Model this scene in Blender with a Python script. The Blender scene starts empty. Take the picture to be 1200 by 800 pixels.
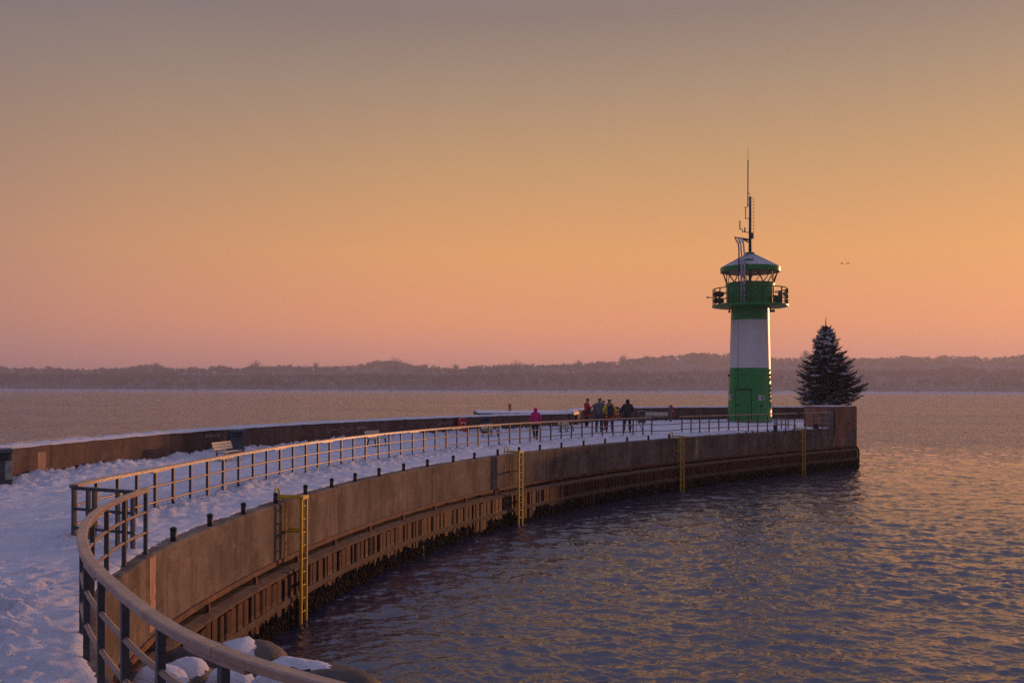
import bpy, math, random
import numpy as np
from mathutils import Vector, Matrix, Quaternion
random.seed(7); RNG = np.random.default_rng(7)
S = bpy.context.scene
COL = S.collection
PI = math.pi
# ------------------------------------------------------------------ camera model
F = 1100.0; CX = 600.0; HY = 456.0; TH = math.atan(0.0033)
WATER = 0.0; DECK = 2.6; CAMZ = 5.0; H = CAMZ - DECK
CR = Vector((math.cos(TH), 0, math.sin(TH))); CU = Vector((-math.sin(TH), 0, math.cos(TH))); CF = Vector((0, 1, 0))
CPOS = Vector((0, 0, CAMZ))
def ray(px, py): return CR*((px-CX)/F) + CU*((HY-py)/F) + CF
def at(px, py, z):
    d = ray(px, py); t = (z-CAMZ)/d.z
    return CPOS + d*t
def atd(px, py, dist): return CPOS + ray(px, py)*dist
def proj(p):
    v = Vector(p)-CPOS; w = v.dot(CF)
    return CX+F*v.dot(CR)/w, HY-F*v.dot(CU)/w

# ------------------------------------------------------------------ object helpers
def tag(o, label=None, cat=None, group=None, kind=None):
    if label: o['label'] = label
    if cat: o['category'] = cat
    if group: o['group'] = group
    if kind: o['kind'] = kind
    return o
def empty(name, loc=(0,0,0), rz=0.0, label=None, cat=None, group=None):
    o = bpy.data.objects.new(name, None); COL.objects.link(o)
    o.location = loc; o.rotation_euler = (0, 0, rz); o.empty_display_size = 0.2
    return tag(o, label, cat, group)
def copy_tree(o, parent=None):
    c = o.copy(); COL.objects.link(c); c.parent = parent
    for ch in o.children: copy_tree(ch, c)
    return c

class MB:
    def __init__(s): s.v = []; s.f = []; s.m = []; s.mi = 0
    def add(s, vs, fs):
        b = len(s.v); s.v.extend(tuple(p) for p in vs); s.f.extend(tuple(b+i for i in q) for q in fs); s.m.extend([s.mi]*len(fs))
        return s
    def box(s, c, size, rz=0.0, q=None):
        x, y, z = size[0]/2, size[1]/2, size[2]/2
        R = q.to_matrix() if q else Matrix.Rotation(rz, 3, 'Z')
        c = Vector(c)
        vs = [c + R @ Vector((a*x, b*y, d*z)) for d in (-1, 1) for b in (-1, 1) for a in (-1, 1)]
        return s.add(vs, [(0,2,3,1),(4,5,7,6),(0,1,5,4),(2,6,7,3),(0,4,6,2),(1,3,7,5)])
    def bar(s, a, b, w, h=None, up=(0,0,1)):
        a = Vector(a); b = Vector(b); h = h or w; d = (b-a); L = d.length
        if L < 1e-6: return s
        d.normalize(); u = Vector(up)
        if abs(d.dot(u)) > .98: u = Vector((1, 0, 0))
        x = d.cross(u).normalized(); u = x.cross(d).normalized()
        vs = [p + x*(i*w/2) + u*(j*h/2) for p in (a, b) for i, j in ((-1,-1),(1,-1),(1,1),(-1,1))]
        return s.add(vs, [(3,2,1,0),(4,5,6,7),(0,1,5,4),(1,2,6,5),(2,3,7,6),(3,0,4,7)])
    def tube(s, pts, r, n=8, cap=True):
        pts = [Vector(p) for p in pts]; N = len(pts)
        rs = r if isinstance(r, (list, tuple)) else [r]*N
        vs = []; ref = None
        for i, p in enumerate(pts):
            d = (pts[min(i+1, N-1)] - pts[max(i-1, 0)])
            d = d.normalized() if d.length > 1e-9 else Vector((0,0,1))
            if ref is None: ref = Vector((0,0,1)) if abs(d.z) < .9 else Vector((1,0,0))
            x = d.cross(ref).normalized(); y = x.cross(d).normalized(); ref = y
            for k in range(n):
                a = 2*PI*k/n; vs.append(p + (x*math.cos(a) + y*math.sin(a))*rs[i])
        fs = []
        for i in range(N-1):
            for k in range(n):
                k2 = (k+1) % n; fs.append((i*n+k, (i+1)*n+k, (i+1)*n+k2, i*n+k2))
        if cap: fs.append(tuple(range(n))); fs.append(tuple(reversed([(N-1)*n+k for k in range(n)])))
        return s.add(vs, fs)
    def lathe(s, prof, n=32, c=(0,0,0), a0=0.0, cap=True):
        c = Vector(c); vs = []
        for r, z in prof:
            for k in range(n):
                a = a0+2*PI*k/n; vs.append(c + Vector((r*math.cos(a), r*math.sin(a), z)))
        fs = []
        for i in range(len(prof)-1):
            for k in range(n):
                k2 = (k+1) % n; fs.append((i*n+k, i*n+k2, (i+1)*n+k2, (i+1)*n+k))
        if cap:
            fs.append(tuple(reversed(range(n)))); fs.append(tuple((len(prof)-1)*n+k for k in range(n)))
        return s.add(vs, fs)
    def sweep(s, path, prof, closed=False, cap=True):
        """path: Nx3 array of points; prof: (offset to the right of travel, z offset)"""
        P = np.asarray(path, float); N = len(P); T = np.gradient(P[:, :2], axis=0)
        T /= np.linalg.norm(T, axis=1)[:, None] + 1e-12
        nr = np.stack([T[:, 1], -T[:, 0]], 1); M = len(prof); vs = []
        for i in range(N):
            for o, z in prof: vs.append((P[i,0]+nr[i,0]*o, P[i,1]+nr[i,1]*o, P[i,2]+z))
        fs = []; mm = M if closed else M-1
        for i in range(N-1):
            for k in range(mm):
                k2 = (k+1) % M; fs.append((i*M+k, i*M+k2, (i+1)*M+k2, (i+1)*M+k))
        if closed and cap:
            fs.append(tuple(reversed(range(M)))); fs.append(tuple((N-1)*M+k for k in range(M)))
        return s.add(vs, fs)
    def ico(s, c, r, sub=1, scale=(1,1,1), jit=0.0, seed=0):
        v, f = ICO[sub]; rg = random.Random(seed); c = Vector(c)
        ofs = [1 + rg.uniform(-jit, jit) for _ in v]
        return s.add([c + Vector((p[0]*scale[0], p[1]*scale[1], p[2]*scale[2]))*r*ofs[i] for i, p in enumerate(v)], f)
    def build(s, name, mat, parent=None, smooth=False, local=False, bevel=0.0):
        off = Vector((0,0,0))
        if parent is not None and not local:
            q = parent
            while q is not None: off = off + q.location; q = q.parent
        me = bpy.data.meshes.new(name)
        me.from_pydata([(a[0]-off.x, a[1]-off.y, a[2]-off.z) for a in s.v], [], s.f)
        for m in (mat if isinstance(mat, (list, tuple)) else [mat]): me.materials.append(m)
        if any(s.m): me.polygons.foreach_set('material_index', s.m)
        if smooth: me.polygons.foreach_set('use_smooth', [True]*len(me.polygons))
        me.update()
        o = bpy.data.objects.new(name, me); COL.objects.link(o)
        if parent is not None: o.parent = parent
        if bevel:
            b = o.modifiers.new('Bevel', 'BEVEL'); b.width = bevel; b.segments = 2; b.limit_method = 'ANGLE'; b.angle_limit = .6
        return o
def make_ico(sub):
    import bmesh
    bm = bmesh.new(); bmesh.ops.create_icosphere(bm, subdivisions=sub, radius=1.0)
    bm.verts.ensure_lookup_table()
    r = ([tuple(v.co) for v in bm.verts], [tuple(v.index for v in f.verts) for f in bm.faces]); bm.free(); return r
ICO = {k: make_ico(k) for k in (1, 2, 3, 4)}
def np_mesh(name, V, Fq, mat, parent=None, smooth=True):
    """V Nx3, Fq Mxk (quads or triangles)"""
    me = bpy.data.meshes.new(name); k = Fq.shape[1]
    me.vertices.add(len(V)); me.vertices.foreach_set('co', np.ascontiguousarray(V, dtype=np.float32).ravel())
    me.loops.add(Fq.size); me.loops.foreach_set('vertex_index', np.ascontiguousarray(Fq, dtype=np.int32).ravel())
    me.polygons.add(len(Fq)); me.polygons.foreach_set('loop_start', np.arange(0, Fq.size, k, dtype=np.int32))
    if smooth: me.polygons.foreach_set('use_smooth', np.ones(len(Fq), dtype=bool))
    me.materials.append(mat); me.update(calc_edges=True); me.validate()
    o = bpy.data.objects.new(name, me); COL.objects.link(o)
    if parent is not None: o.parent = parent
    return o

# ------------------------------------------------------------------ numpy noise
def _hash(i, j, k, seed):
    n = (i*374761393 + j*668265263 + k*2147483647 + seed*974634777) & 0xFFFFFFFF
    n = ((n ^ (n >> 13))*1274126177) & 0xFFFFFFFF
    n = n ^ (n >> 16)
    return (n & 0xFFFF)/65535.0
def vnoise(x, y, seed=0):
    x = np.asarray(x, float); y = np.asarray(y, float)
    i = np.floor(x).astype(np.int64); j = np.floor(y).astype(np.int64); u = x-i; v = y-j
    u = u*u*(3-2*u); v = v*v*(3-2*v)
    a = _hash(i, j, 0*i, seed); b = _hash(i+1, j, 0*i, seed); c = _hash(i, j+1, 0*i, seed); d = _hash(i+1, j+1, 0*i, seed)
    return (a*(1-u)+b*u)*(1-v) + (c*(1-u)+d*u)*v
def fbm(x, y, oct=4, seed=0):
    r = 0; a = .5; t = 0
    for o in range(oct):
        r = r + a*vnoise(x*2**o+13.7*o, y*2**o-7.1*o, seed+o); t += a; a *= .5
    return r/t

# ------------------------------------------------------------------ materials
def srgb(r, g, b):
    f = lambda c: (c/255/12.92) if c/255 <= .04045 else ((c/255+.055)/1.055)**2.4
    return (f(r), f(g), f(b))
class N:
    def __init__(s, m): s.nt = m.node_tree; s.n = s.nt.nodes; s.l = s.nt.links
    def new(s, t, **kw):
        n = s.n.new(t)
        for k, v in kw.items():
            if hasattr(n, k): setattr(n, k, v)
            else: n.inputs[k].default_value = v
        return n
    def link(s, a, b): s.l.new(a, b)
    def mix(s, fac, a, b, mode='MIX'):
        n = s.n.new('ShaderNodeMix'); n.data_type = 'RGBA'; n.blend_type = mode
        for sock, val in ((n.inputs[0], fac), (n.inputs[6], a), (n.inputs[7], b)):
            if hasattr(val, 'links') or isinstance(val, bpy.types.NodeSocket): s.l.new(val, sock)
            elif isinstance(val, (int, float)): sock.default_value = val
            else: sock.default_value = (*val, 1)
        return n.outputs[2]
    def math(s, op, a, b=None, c=None, clamp=False):
        n = s.n.new('ShaderNodeMath'); n.operation = op; n.use_clamp = clamp
        for i, val in enumerate((a, b, c)):
            if val is None: continue
            if isinstance(val, bpy.types.NodeSocket): s.l.new(val, n.inputs[i])
            else: n.inputs[i].default_value = val
        return n.outputs[0]
    def ramp(s, fac, stops, interp='LINEAR'):
        n = s.n.new('ShaderNodeValToRGB'); n.color_ramp.interpolation = interp; e = n.color_ramp.elements
        while len(e) < len(stops): e.new(.5)
        for k, (p, c) in enumerate(stops):
            e[k].position = p; e[k].color = (*c, 1) if len(c) == 3 else c
        s.l.new(fac, n.inputs[0]); return n.outputs[0]
    def noise(s, vec, scale, detail=4, rough=.55):
        n = s.n.new('ShaderNodeTexNoise'); n.inputs['Scale'].default_value = scale
        n.inputs['Detail'].default_value = detail; n.inputs['Roughness'].default_value = rough
        if vec is not None: s.l.new(vec, n.inputs['Vector'])
        return n.outputs[0]
    def mapping(s, vec, scale=(1,1,1), loc=(0,0,0)):
        n = s.n.new('ShaderNodeMapping'); n.inputs['Scale'].default_value = scale; n.inputs['Location'].default_value = loc
        s.l.new(vec, n.inputs['Vector']); return n.outputs[0]
def newmat(name):
    m = bpy.data.materials.new(name); m.use_nodes = True
    nd = N(m); b = nd.n['Principled BSDF']; return m, nd, b
def mat(name, c1, c2=None, scale=6.0, rough=.6, bump=0.0, bscale=None, stretch=(1,1,1), metal=0.0, spec=.5, detail=5, coord='Object', rvar=0.0):
    m, n, b = newmat(name)
    tc = n.n.new('ShaderNodeTexCoord'); v = n.mapping(tc.outputs[coord], stretch)
    c2 = c2 or tuple(x*.8 for x in c1)
    f = n.noise(v, scale, detail)
    f2 = n.ramp(f, [(.32, (0,0,0)), (.68, (1,1,1))])
    n.link(n.mix(f2, c1, c2), b.inputs['Base Color'])
    b.inputs['Roughness'].default_value = rough; b.inputs['Metallic'].default_value = metal
    b.inputs['Specular IOR Level'].default_value = spec
    if rvar:
        r = n.math('MULTIPLY_ADD', f, rvar, rough-rvar/2); n.link(r, b.inputs['Roughness'])
    if bump:
        bn = n.n.new('ShaderNodeBump'); bn.inputs['Strength'].default_value = bump; bn.inputs['Distance'].default_value = .02
        n.link(n.noise(v, bscale or scale*3, 4), bn.inputs['Height']); n.link(bn.outputs[0], b.inputs['Normal'])
    return m
M = {}
M['steel'] = mat('dark_steel', (.030,.040,.055), (.055,.068,.085), 9, .45, .15, rvar=.2)
M['black_iron'] = mat('black_iron', (.010,.012,.016), (.02,.02,.026), 9, .5)
M['wood_rail'] = mat('weathered_handrail_wood', (.40,.255,.18), (.25,.155,.11), 5, .34, .25, 30, (1,1,1), spec=.7, rvar=.22)
M['tube'] = mat('rail_tube_steel', (.34,.22,.17), (.22,.15,.125), 8, .36, .1, spec=.7)
M['galv'] = mat('galvanised_steel', (.14,.17,.20), (.10,.125,.15), 12, .45)
M['yellow'] = mat('yellow_paint', (.72,.47,.03), (.50,.30,.022), 7, .5, .1, rvar=.2)
M['green'] = mat('green_paint', (.010,.28,.068), (.009,.245,.06), 1.5, .38, .06, 9, (1,1,.3), rvar=.1)
M['white'] = mat('white_paint', (.74,.72,.70), (.66,.64,.62), 1.5, .45, .05, 9, (1,1,.25), rvar=.1)
M['plain_white'] = mat('panel_white', (.7,.69,.68), (.62,.61,.6), 8, .5)
M['frost'] = mat('frosted_sheet', (.55,.55,.58), (.42,.42,.46), 5, .6, .2)
M['glass_dark'] = mat('lamp_glass', (.02,.02,.03), (.03,.03,.04), 5, .1)
M['bark'] = mat('bark', (.06,.042,.035), (.035,.025,.02), 12, .9, .5)
M['needle'] = mat('fir_needles', (.038,.066,.080), (.068,.105,.122), 2.0, .7)
M['bench_wood'] = mat('pale_bench_slats', (.62,.54,.42), (.48,.41,.31), 14, .5, .15)
M['bin'] = mat('bin_grey_plastic', (.055,.068,.085), (.04,.05,.065), 6, .45)
M['binlid'] = mat('bin_lid', (.085,.10,.125), (.07,.08,.10), 6, .45)
M['red'] = mat('red_plastic', (.62,.040,.028), (.50,.032,.024), 6, .45)
M['orange'] = mat('orange_plastic', (.55,.12,.045), (.45,.09,.035), 6, .45)
M['rope'] = mat('pale_rope', (.6,.58,.52), (.5,.48,.42), 20, .8)
M['skin'] = mat('skin', (.42,.24,.17), (.36,.20,.14), 10, .5)
def streaked(m, dark, amt):
    n = N(m); b = n.n['Principled BSDF']; src = b.inputs['Base Color'].links[0].from_socket
    g = n.n.new('ShaderNodeNewGeometry'); s = n.ramp(n.noise(n.mapping(g.outputs['Position'], (3.5, 3.5, .22)), 1.0, 6, .65), [(.50, (0,0,0)), (.72, (1,1,1))])
    s2 = n.ramp(n.noise(g.outputs['Position'], .9, 5), [(.4, (0,0,0)), (.7, (1,1,1))])
    n.link(n.mix(n.math('MULTIPLY', n.math('MAXIMUM', s, n.math('MULTIPLY', s2, .5)), amt), src, dark), b.inputs['Base Color'])
streaked(M['green'], (.012,.10,.03), .55); streaked(M['white'], (.42,.36,.31), .40)
streaked(M['wood_rail'], (.42,.37,.35), .45); streaked(M['yellow'], (.20,.11,.03), .45)
def cloth(name, c): return mat(name, c, tuple(x*.7 for x in c), 9, .85, .4, 40)
HAZE = .00034; SUN_E = 3.0
# ------------------------------------------------------------------ setting materials
def snow_mat():
    m, n, b = newmat('snow')
    g = n.n.new('ShaderNodeNewGeometry'); p = g.outputs['Position']
    f = n.noise(p, 1.3, 5); f2 = n.noise(p, 11, 6, .65)
    c = n.mix(n.ramp(f, [(.35, (0,0,0)), (.65, (1,1,1))]), (.75,.765,.83), (.64,.655,.73))
    dirt = n.ramp(n.noise(p, 5.5, 6, .65), [(.66, (0,0,0)), (.78, (1,1,1))])
    c = n.mix(n.math('MULTIPLY', dirt, .35), c, (.42,.36,.32))
    n.link(c, b.inputs['Base Color']); b.inputs['Roughness'].default_value = .75
    b.inputs['Specular IOR Level'].default_value = .25
    bn = n.n.new('ShaderNodeBump'); bn.inputs['Strength'].default_value = .9; bn.inputs['Distance'].default_value = .06
    h = n.math('ADD', f2, n.math('MULTIPLY', n.noise(p, 45, 3), .4))
    n.link(h, bn.inputs['Height']); n.link(bn.outputs[0], b.inputs['Normal'])
    return m
M['snow'] = snow_mat()
def concrete_mat(name, base, dark, light, streak=1.0):
    m, n, b = newmat(name)
    g = n.n.new('ShaderNodeNewGeometry'); p = g.outputs['Position']
    vs = n.mapping(p, (1.2, 1.2, .35)); vs2 = n.mapping(p, (6, 6, .35))
    f = n.noise(vs, 1.0, 5, .6); ff = n.noise(vs2, 1.0, 4, .6); blot = n.noise(p, .8, 5)
    c = n.mix(n.ramp(f, [(.40, (0,0,0)), (.58, (1,1,1))]), base, dark)
    c = n.mix(n.math('MULTIPLY', n.ramp(n.math('MULTIPLY', ff, n.math('ADD', n.noise(p, .45, 2), .5)), [(.56, (0,0,0)), (.72, (1,1,1))]), .6*streak), c, light)
    c = n.mix(n.math('MULTIPLY', n.ramp(n.noise(vs2, .6, 4, .6), [(.57, (0,0,0)), (.66, (1,1,1))]), .40), c, tuple(x*.35 for x in dark))
    c = n.mix(n.math('MULTIPLY', n.ramp(blot, [(.4, (0,0,0)), (.7, (1,1,1))]), .35), c, dark)
    c = n.mix(n.math('MULTIPLY', n.ramp(n.noise(n.mapping(p, (1, 1, 1.6), (7, 3, 1)), 1.7, 7, .68), [(.52, (0,0,0)), (.66, (1,1,1))]), .5), c, tuple(x*.92 for x in light))
    c = n.mix(n.math('MULTIPLY', n.ramp(n.noise(n.mapping(p, (1, 1, 2.2), (2, 9, 4)), 1.1, 7, .7), [(.55, (0,0,0)), (.68, (1,1,1))]), .6), c, tuple(x*.7 for x in dark))
    spk = n.ramp(n.noise(p, 26, 4, .75), [(.3, (.55,.55,.55)), (.5, (1,1,1)), (.7, (1.25,1.25,1.25))])
    c = n.mix(1.0, c, spk, 'MULTIPLY')
    n.link(c, b.inputs['Base Color']); b.inputs['Roughness'].default_value = .85
    b.inputs['Specular IOR Level'].default_value = .3
    bn = n.n.new('ShaderNodeBump'); bn.inputs['Strength'].default_value = .5; bn.inputs['Distance'].default_value = .02
    n.link(n.math('ADD', n.noise(p, 22, 5), f), bn.inputs['Height']); n.link(bn.outputs[0], b.inputs['Normal'])
    return m
M['concrete'] = concrete_mat('stained_concrete', (.200,.160,.134), (.098,.073,.061), (.34,.255,.195))
M['parapet'] = concrete_mat('dark_parapet_concrete', (.145,.088,.071), (.085,.053,.045), (.20,.13,.10), .6)
M['corten'] = concrete_mat('rusty_corner_cladding', (.36,.175,.11), (.20,.095,.06), (.50,.28,.18), 1.0)
def pile_mat():
    m, n, b = newmat('rusty_sheet_pile')
    g = n.n.new('ShaderNodeNewGeometry'); p = g.outputs['Position']
    sx = n.n.new('ShaderNodeSeparateXYZ'); n.link(p, sx.inputs[0])
    wob = n.noise(n.mapping(p, (5, 5, .8)), 1, 5)
    z = n.math('ADD', sx.outputs[2], n.math('MULTIPLY_ADD', wob, .22, -.11))
    zz = n.math('MULTIPLY', z, 1/1.3, clamp=True)
    band = n.ramp(zz, [(.0, (.03,.02,.015)), (.30, (.07,.036,.022)), (.38, (.125,.08,.047)), (.52, (.165,.11,.07)),
                       (.57, (.028,.016,.015)), (.64, (.085,.030,.025)), (.9, (.11,.036,.028)), (1, (.06,.03,.024))])
    st = n.noise(n.mapping(p, (7, 7, .9)), 1, 6, .65)
    c = n.mix(n.ramp(st, [(.42, (0,0,0)), (.58, (1,1,1))]), band, (.036,.020,.019))
    c = n.mix(n.math('MULTIPLY', n.ramp(n.noise(n.mapping(p, (5, 5, 1.2), (3,1,0)), 1, 5), [(.6, (0,0,0)), (.72, (1,1,1))]), .8), c, (.20,.07,.038))
    c = n.mix(1.0, c, (.80,.62,.56), 'MULTIPLY')
    n.link(c, b.inputs['Base Color']); b.inputs['Roughness'].default_value = .8; b.inputs['Specular IOR Level'].default_value = .3
    bn = n.n.new('ShaderNodeBump'); bn.inputs['Strength'].default_value = .6; bn.inputs['Distance'].default_value = .02
    n.link(n.noise(p, 25, 5), bn.inputs['Height']); n.link(bn.outputs[0], b.inputs['Normal'])
    return m
M['pile'] = pile_mat()
M['waler'] = mat('rusted_waler', (.20,.07,.042), (.055,.028,.024), 3, .8, .5, 20)
M['ledge'] = mat('silted_ledge', (.16,.10,.066), (.075,.045,.032), 5, .9, .5, 18)
M['strip'] = mat('silted_rubbing_strip', (.12,.074,.048), (.05,.03,.023), 4, .9, .6, 18)
M['mussel'] = mat('mussel_crust', (.008,.008,.010), (.018,.015,.015), 20, .85, .6, 40, spec=.12)
M['rock'] = mat('wet_boulder', (.15,.108,.085), (.055,.042,.038), 5, .7, .9, 22)
M['darkrock'] = mat('dark_boulder', (.035,.028,.028), (.06,.048,.045), 4, .6, .5, 14)

# ------------------------------------------------------------------ curves
def spline(P, n=200):
    P = np.asarray(P, float); k = len(P)
    d = np.r_[0, np.cumsum(np.linalg.norm(np.diff(P, axis=0), axis=1))]
    out = []; E = np.vstack([2*P[0]-P[1], P, 2*P[-1]-P[-2]])
    for i in range(k-1):
        p0, p1, p2, p3 = E[i], E[i+1], E[i+2], E[i+3]
        for t in np.linspace(0, 1, 24, endpoint=False):
            out.append(.5*(2*p1 + (p2-p0)*t + (2*p0-5*p1+4*p2-p3)*t*t + (3*p1-p0-3*p2+p3)*t**3))
    out.append(P[-1]); return resample(np.array(out), n=n)
def arclen(P): return np.r_[0, np.cumsum(np.linalg.norm(np.diff(P, axis=0), axis=1))]
def resample(P, n=None, step=None):
    P = np.asarray(P, float); s = arclen(P)
    if step: n = max(2, int(round(s[-1]/step))+1)
    t = np.linspace(0, s[-1], n)
    return np.stack([np.interp(t, s, P[:, k]) for k in range(P.shape[1])], 1)
def smooth(P, sig, it=1):
    P = np.asarray(P, float); s = arclen(P); st = s[-1]/(len(P)-1); w = int(3*sig/st)+1
    k = np.exp(-.5*(np.arange(-w, w+1)*st/sig)**2); k /= k.sum()
    E = np.vstack([2*P[0]-P[w:0:-1], P, 2*P[-1]-P[-2:-w-2:-1]])
    return np.stack([np.convolve(E[:, c], k, 'valid') for c in range(P.shape[1])], 1)
def pxcurve(pts, zf, deg, n=240):
    a = np.array(pts, float); lx = np.log(a[:, 0]+60)
    co = np.polyfit(lx, a[:, 1], deg); xs = np.exp(np.linspace(lx[0], lx[-1], n))-60
    return np.array([at(x, np.polyval(co, np.log(x+60)), zf(x)) for x in xs])
def atpx(C, px):
    q = np.array([proj(p)[0] for p in C]); i = int(np.argmin(np.abs(q-px)))
    for j in range(len(C)-1):
        if (q[j]-px)*(q[j+1]-px) <= 0 and q[j] != q[j+1]:
            t = (px-q[j])/(q[j+1]-q[j]); return C[j]*(1-t)+C[j+1]*t
    return C[i]
# handrail of the near railing (its top line), then the quay edge beneath it
NEAR_PX = [(172.6,571.5),(145,580.6),(119,593.6),(104.4,605),(96.3,622),(99.5,644),(112.5,662),(138.5,686),(171,712),(210,736.7),(249,754.5),(291.3,770.8),(340,785.4),(388.8,798.4)]
NRH = .95
nr = [at(x, y, DECK+NRH) for x, y in NEAR_PX]
nr += [Vector((-.1, 4.15, DECK+NRH)), Vector((1.2, 3.7, DECK+NRH)), Vector((3.2, 3.3, DECK+NRH)), Vector((6, 3.05, DECK+NRH))]
NEAR = smooth(spline(nr, 300), .30)
QUAY_PX = [(171,653.8),(210,633.5),(252,616.4),(291,601.8),(327,590),(362.8,579),(393.7,570.9),(418,564.4),(448,556.8),(480,550),(504.6,546.2),(534,541.4),(559.6,537.4),(586,534),(610,531),(636,527.6),(660.6,524.6),(686,522),(710.5,519.3),(736.5,517.2),(762.5,515),(786,513.3),(816.7,511.3),(860,508.4),(896,506),(937.5,504),(977.4,501.6),(1003,500.2)]
qf = pxcurve(QUAY_PX, lambda x: DECK, 6)
T = np.gradient(NEAR[:, :2], axis=0); T /= np.linalg.norm(T, axis=1)[:, None]
qn = NEAR.copy(); qn[:, :2] += np.stack([-T[:, 1], T[:, 0]], 1)*.13; qn[:, 2] = DECK     # water side of the near railing
qn = qn[::-1]
keep = [p for p in qn if p[1] < qf[0, 1]-1.4 or p[0] > -3]
tail = [Vector((14, 2.7, DECK)), Vector((40, 2.4, DECK))][::-1]
QUAY = smooth(resample(np.vstack([np.array(tail), np.array(keep), qf]), step=.1), .45)
QUAY[:, 2] = DECK
TIP = QUAY[-1].copy()                         # the right-hand end of the mole
# long railing
LONG_PX = [(86,567.2),(125,558.3),(175,549.2),(225,539.7),(275,531),(298,527.8),(358.4,518),(414,510.4),(440,507.8),(470,505),(510,501.7),(548,499),(585,496.9),(633,494),(670,491.8),(718,489.7),(763.6,488.5),(799,487.6),(854.6,486),(932.7,483.6),(974.7,482.2)]
def lrh(x): return float(np.interp(x, [86, 300, 560, 720, 860, 975], [.93, .95, .99, 1.0, 1.03, 1.06]))
LONG = pxcurve(LONG_PX, lambda x: DECK+lrh(x), 6)
# parapet on the far side: top front edge
PAR_PX = [(-30,528.5),(0,525.5),(75,518.7),(150,511.6),(225,505.5),(300,500.7),(360,496.8),(440,492.4),(480,490.8),(540,488),(606,486),(633,485.4),(672,484.6)]
PH = .97
PAR = pxcurve(PAR_PX, lambda x: DECK+PH, 4)
pstart = PAR[0]; pd = PAR[0]-PAR[12]; pd /= np.linalg.norm(pd)
PAR = np.vstack([[(pstart + pd*k) + np.array([.010*k*k, 0, 0]) for k in range(30, 0, -1)], PAR])
PAR[:, 2] = DECK+PH; PAR = resample(PAR, step=.15)
FARW = np.array([atd(x, HY, d) for x, d in ((673, 64), (700, 70.5), (745, 72.5), (800, 75), (853, 76.3), (915, 77), (1000, 77.5))]); FARW[:, 2] = DECK+1.0
FARW = np.vstack([[PAR[-1]+np.array([.03,.12,.03])], FARW]); FARW = resample(smooth(resample(FARW, step=.15), .5), step=.3); FARW[:, 2] = DECK+1.0

# ------------------------------------------------------------------ pier deck (snow)
def inside(poly, X, Y):
    r = np.zeros(X.shape, bool); n = len(poly); j = n-1
    for i in range(n):
        xi, yi = poly[i]; xj, yj = poly[j]
        c = ((yi > Y) != (yj > Y)) & (X < (xj-xi)*(Y-yi)/((yj-yi) + 1e-12)+xi); r ^= c; j = i
    return r
def offset(C, o):
    T = np.gradient(C[:, :2], axis=0); T /= np.linalg.norm(T, axis=1)[:, None]
    D = C.copy(); D[:, 0] += T[:, 1]*o; D[:, 1] -= T[:, 0]*o; return D
q_in = offset(QUAY, -.08)[::2]; p_in = offset(PAR, -.25)[::2]; f_in = offset(FARW, -.25)[::2]
BACKR = np.array([[FARW[-1, 0]-.3, FARW[-1, 1]]])
POLY = np.vstack([q_in[:, :2], [[TIP[0]-.1, TIP[1]+2.0]], BACKR, f_in[::-1, :2], p_in[::-1, :2], [[p_in[0, 0], -14], [40, -14]]])
def dist_to(C, X, Y):
    best = np.full(X.shape, 1e9)
    for p in C: best = np.minimum(best, (X-p[0])**2+(Y-p[1])**2)
    return np.sqrt(best)
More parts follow.
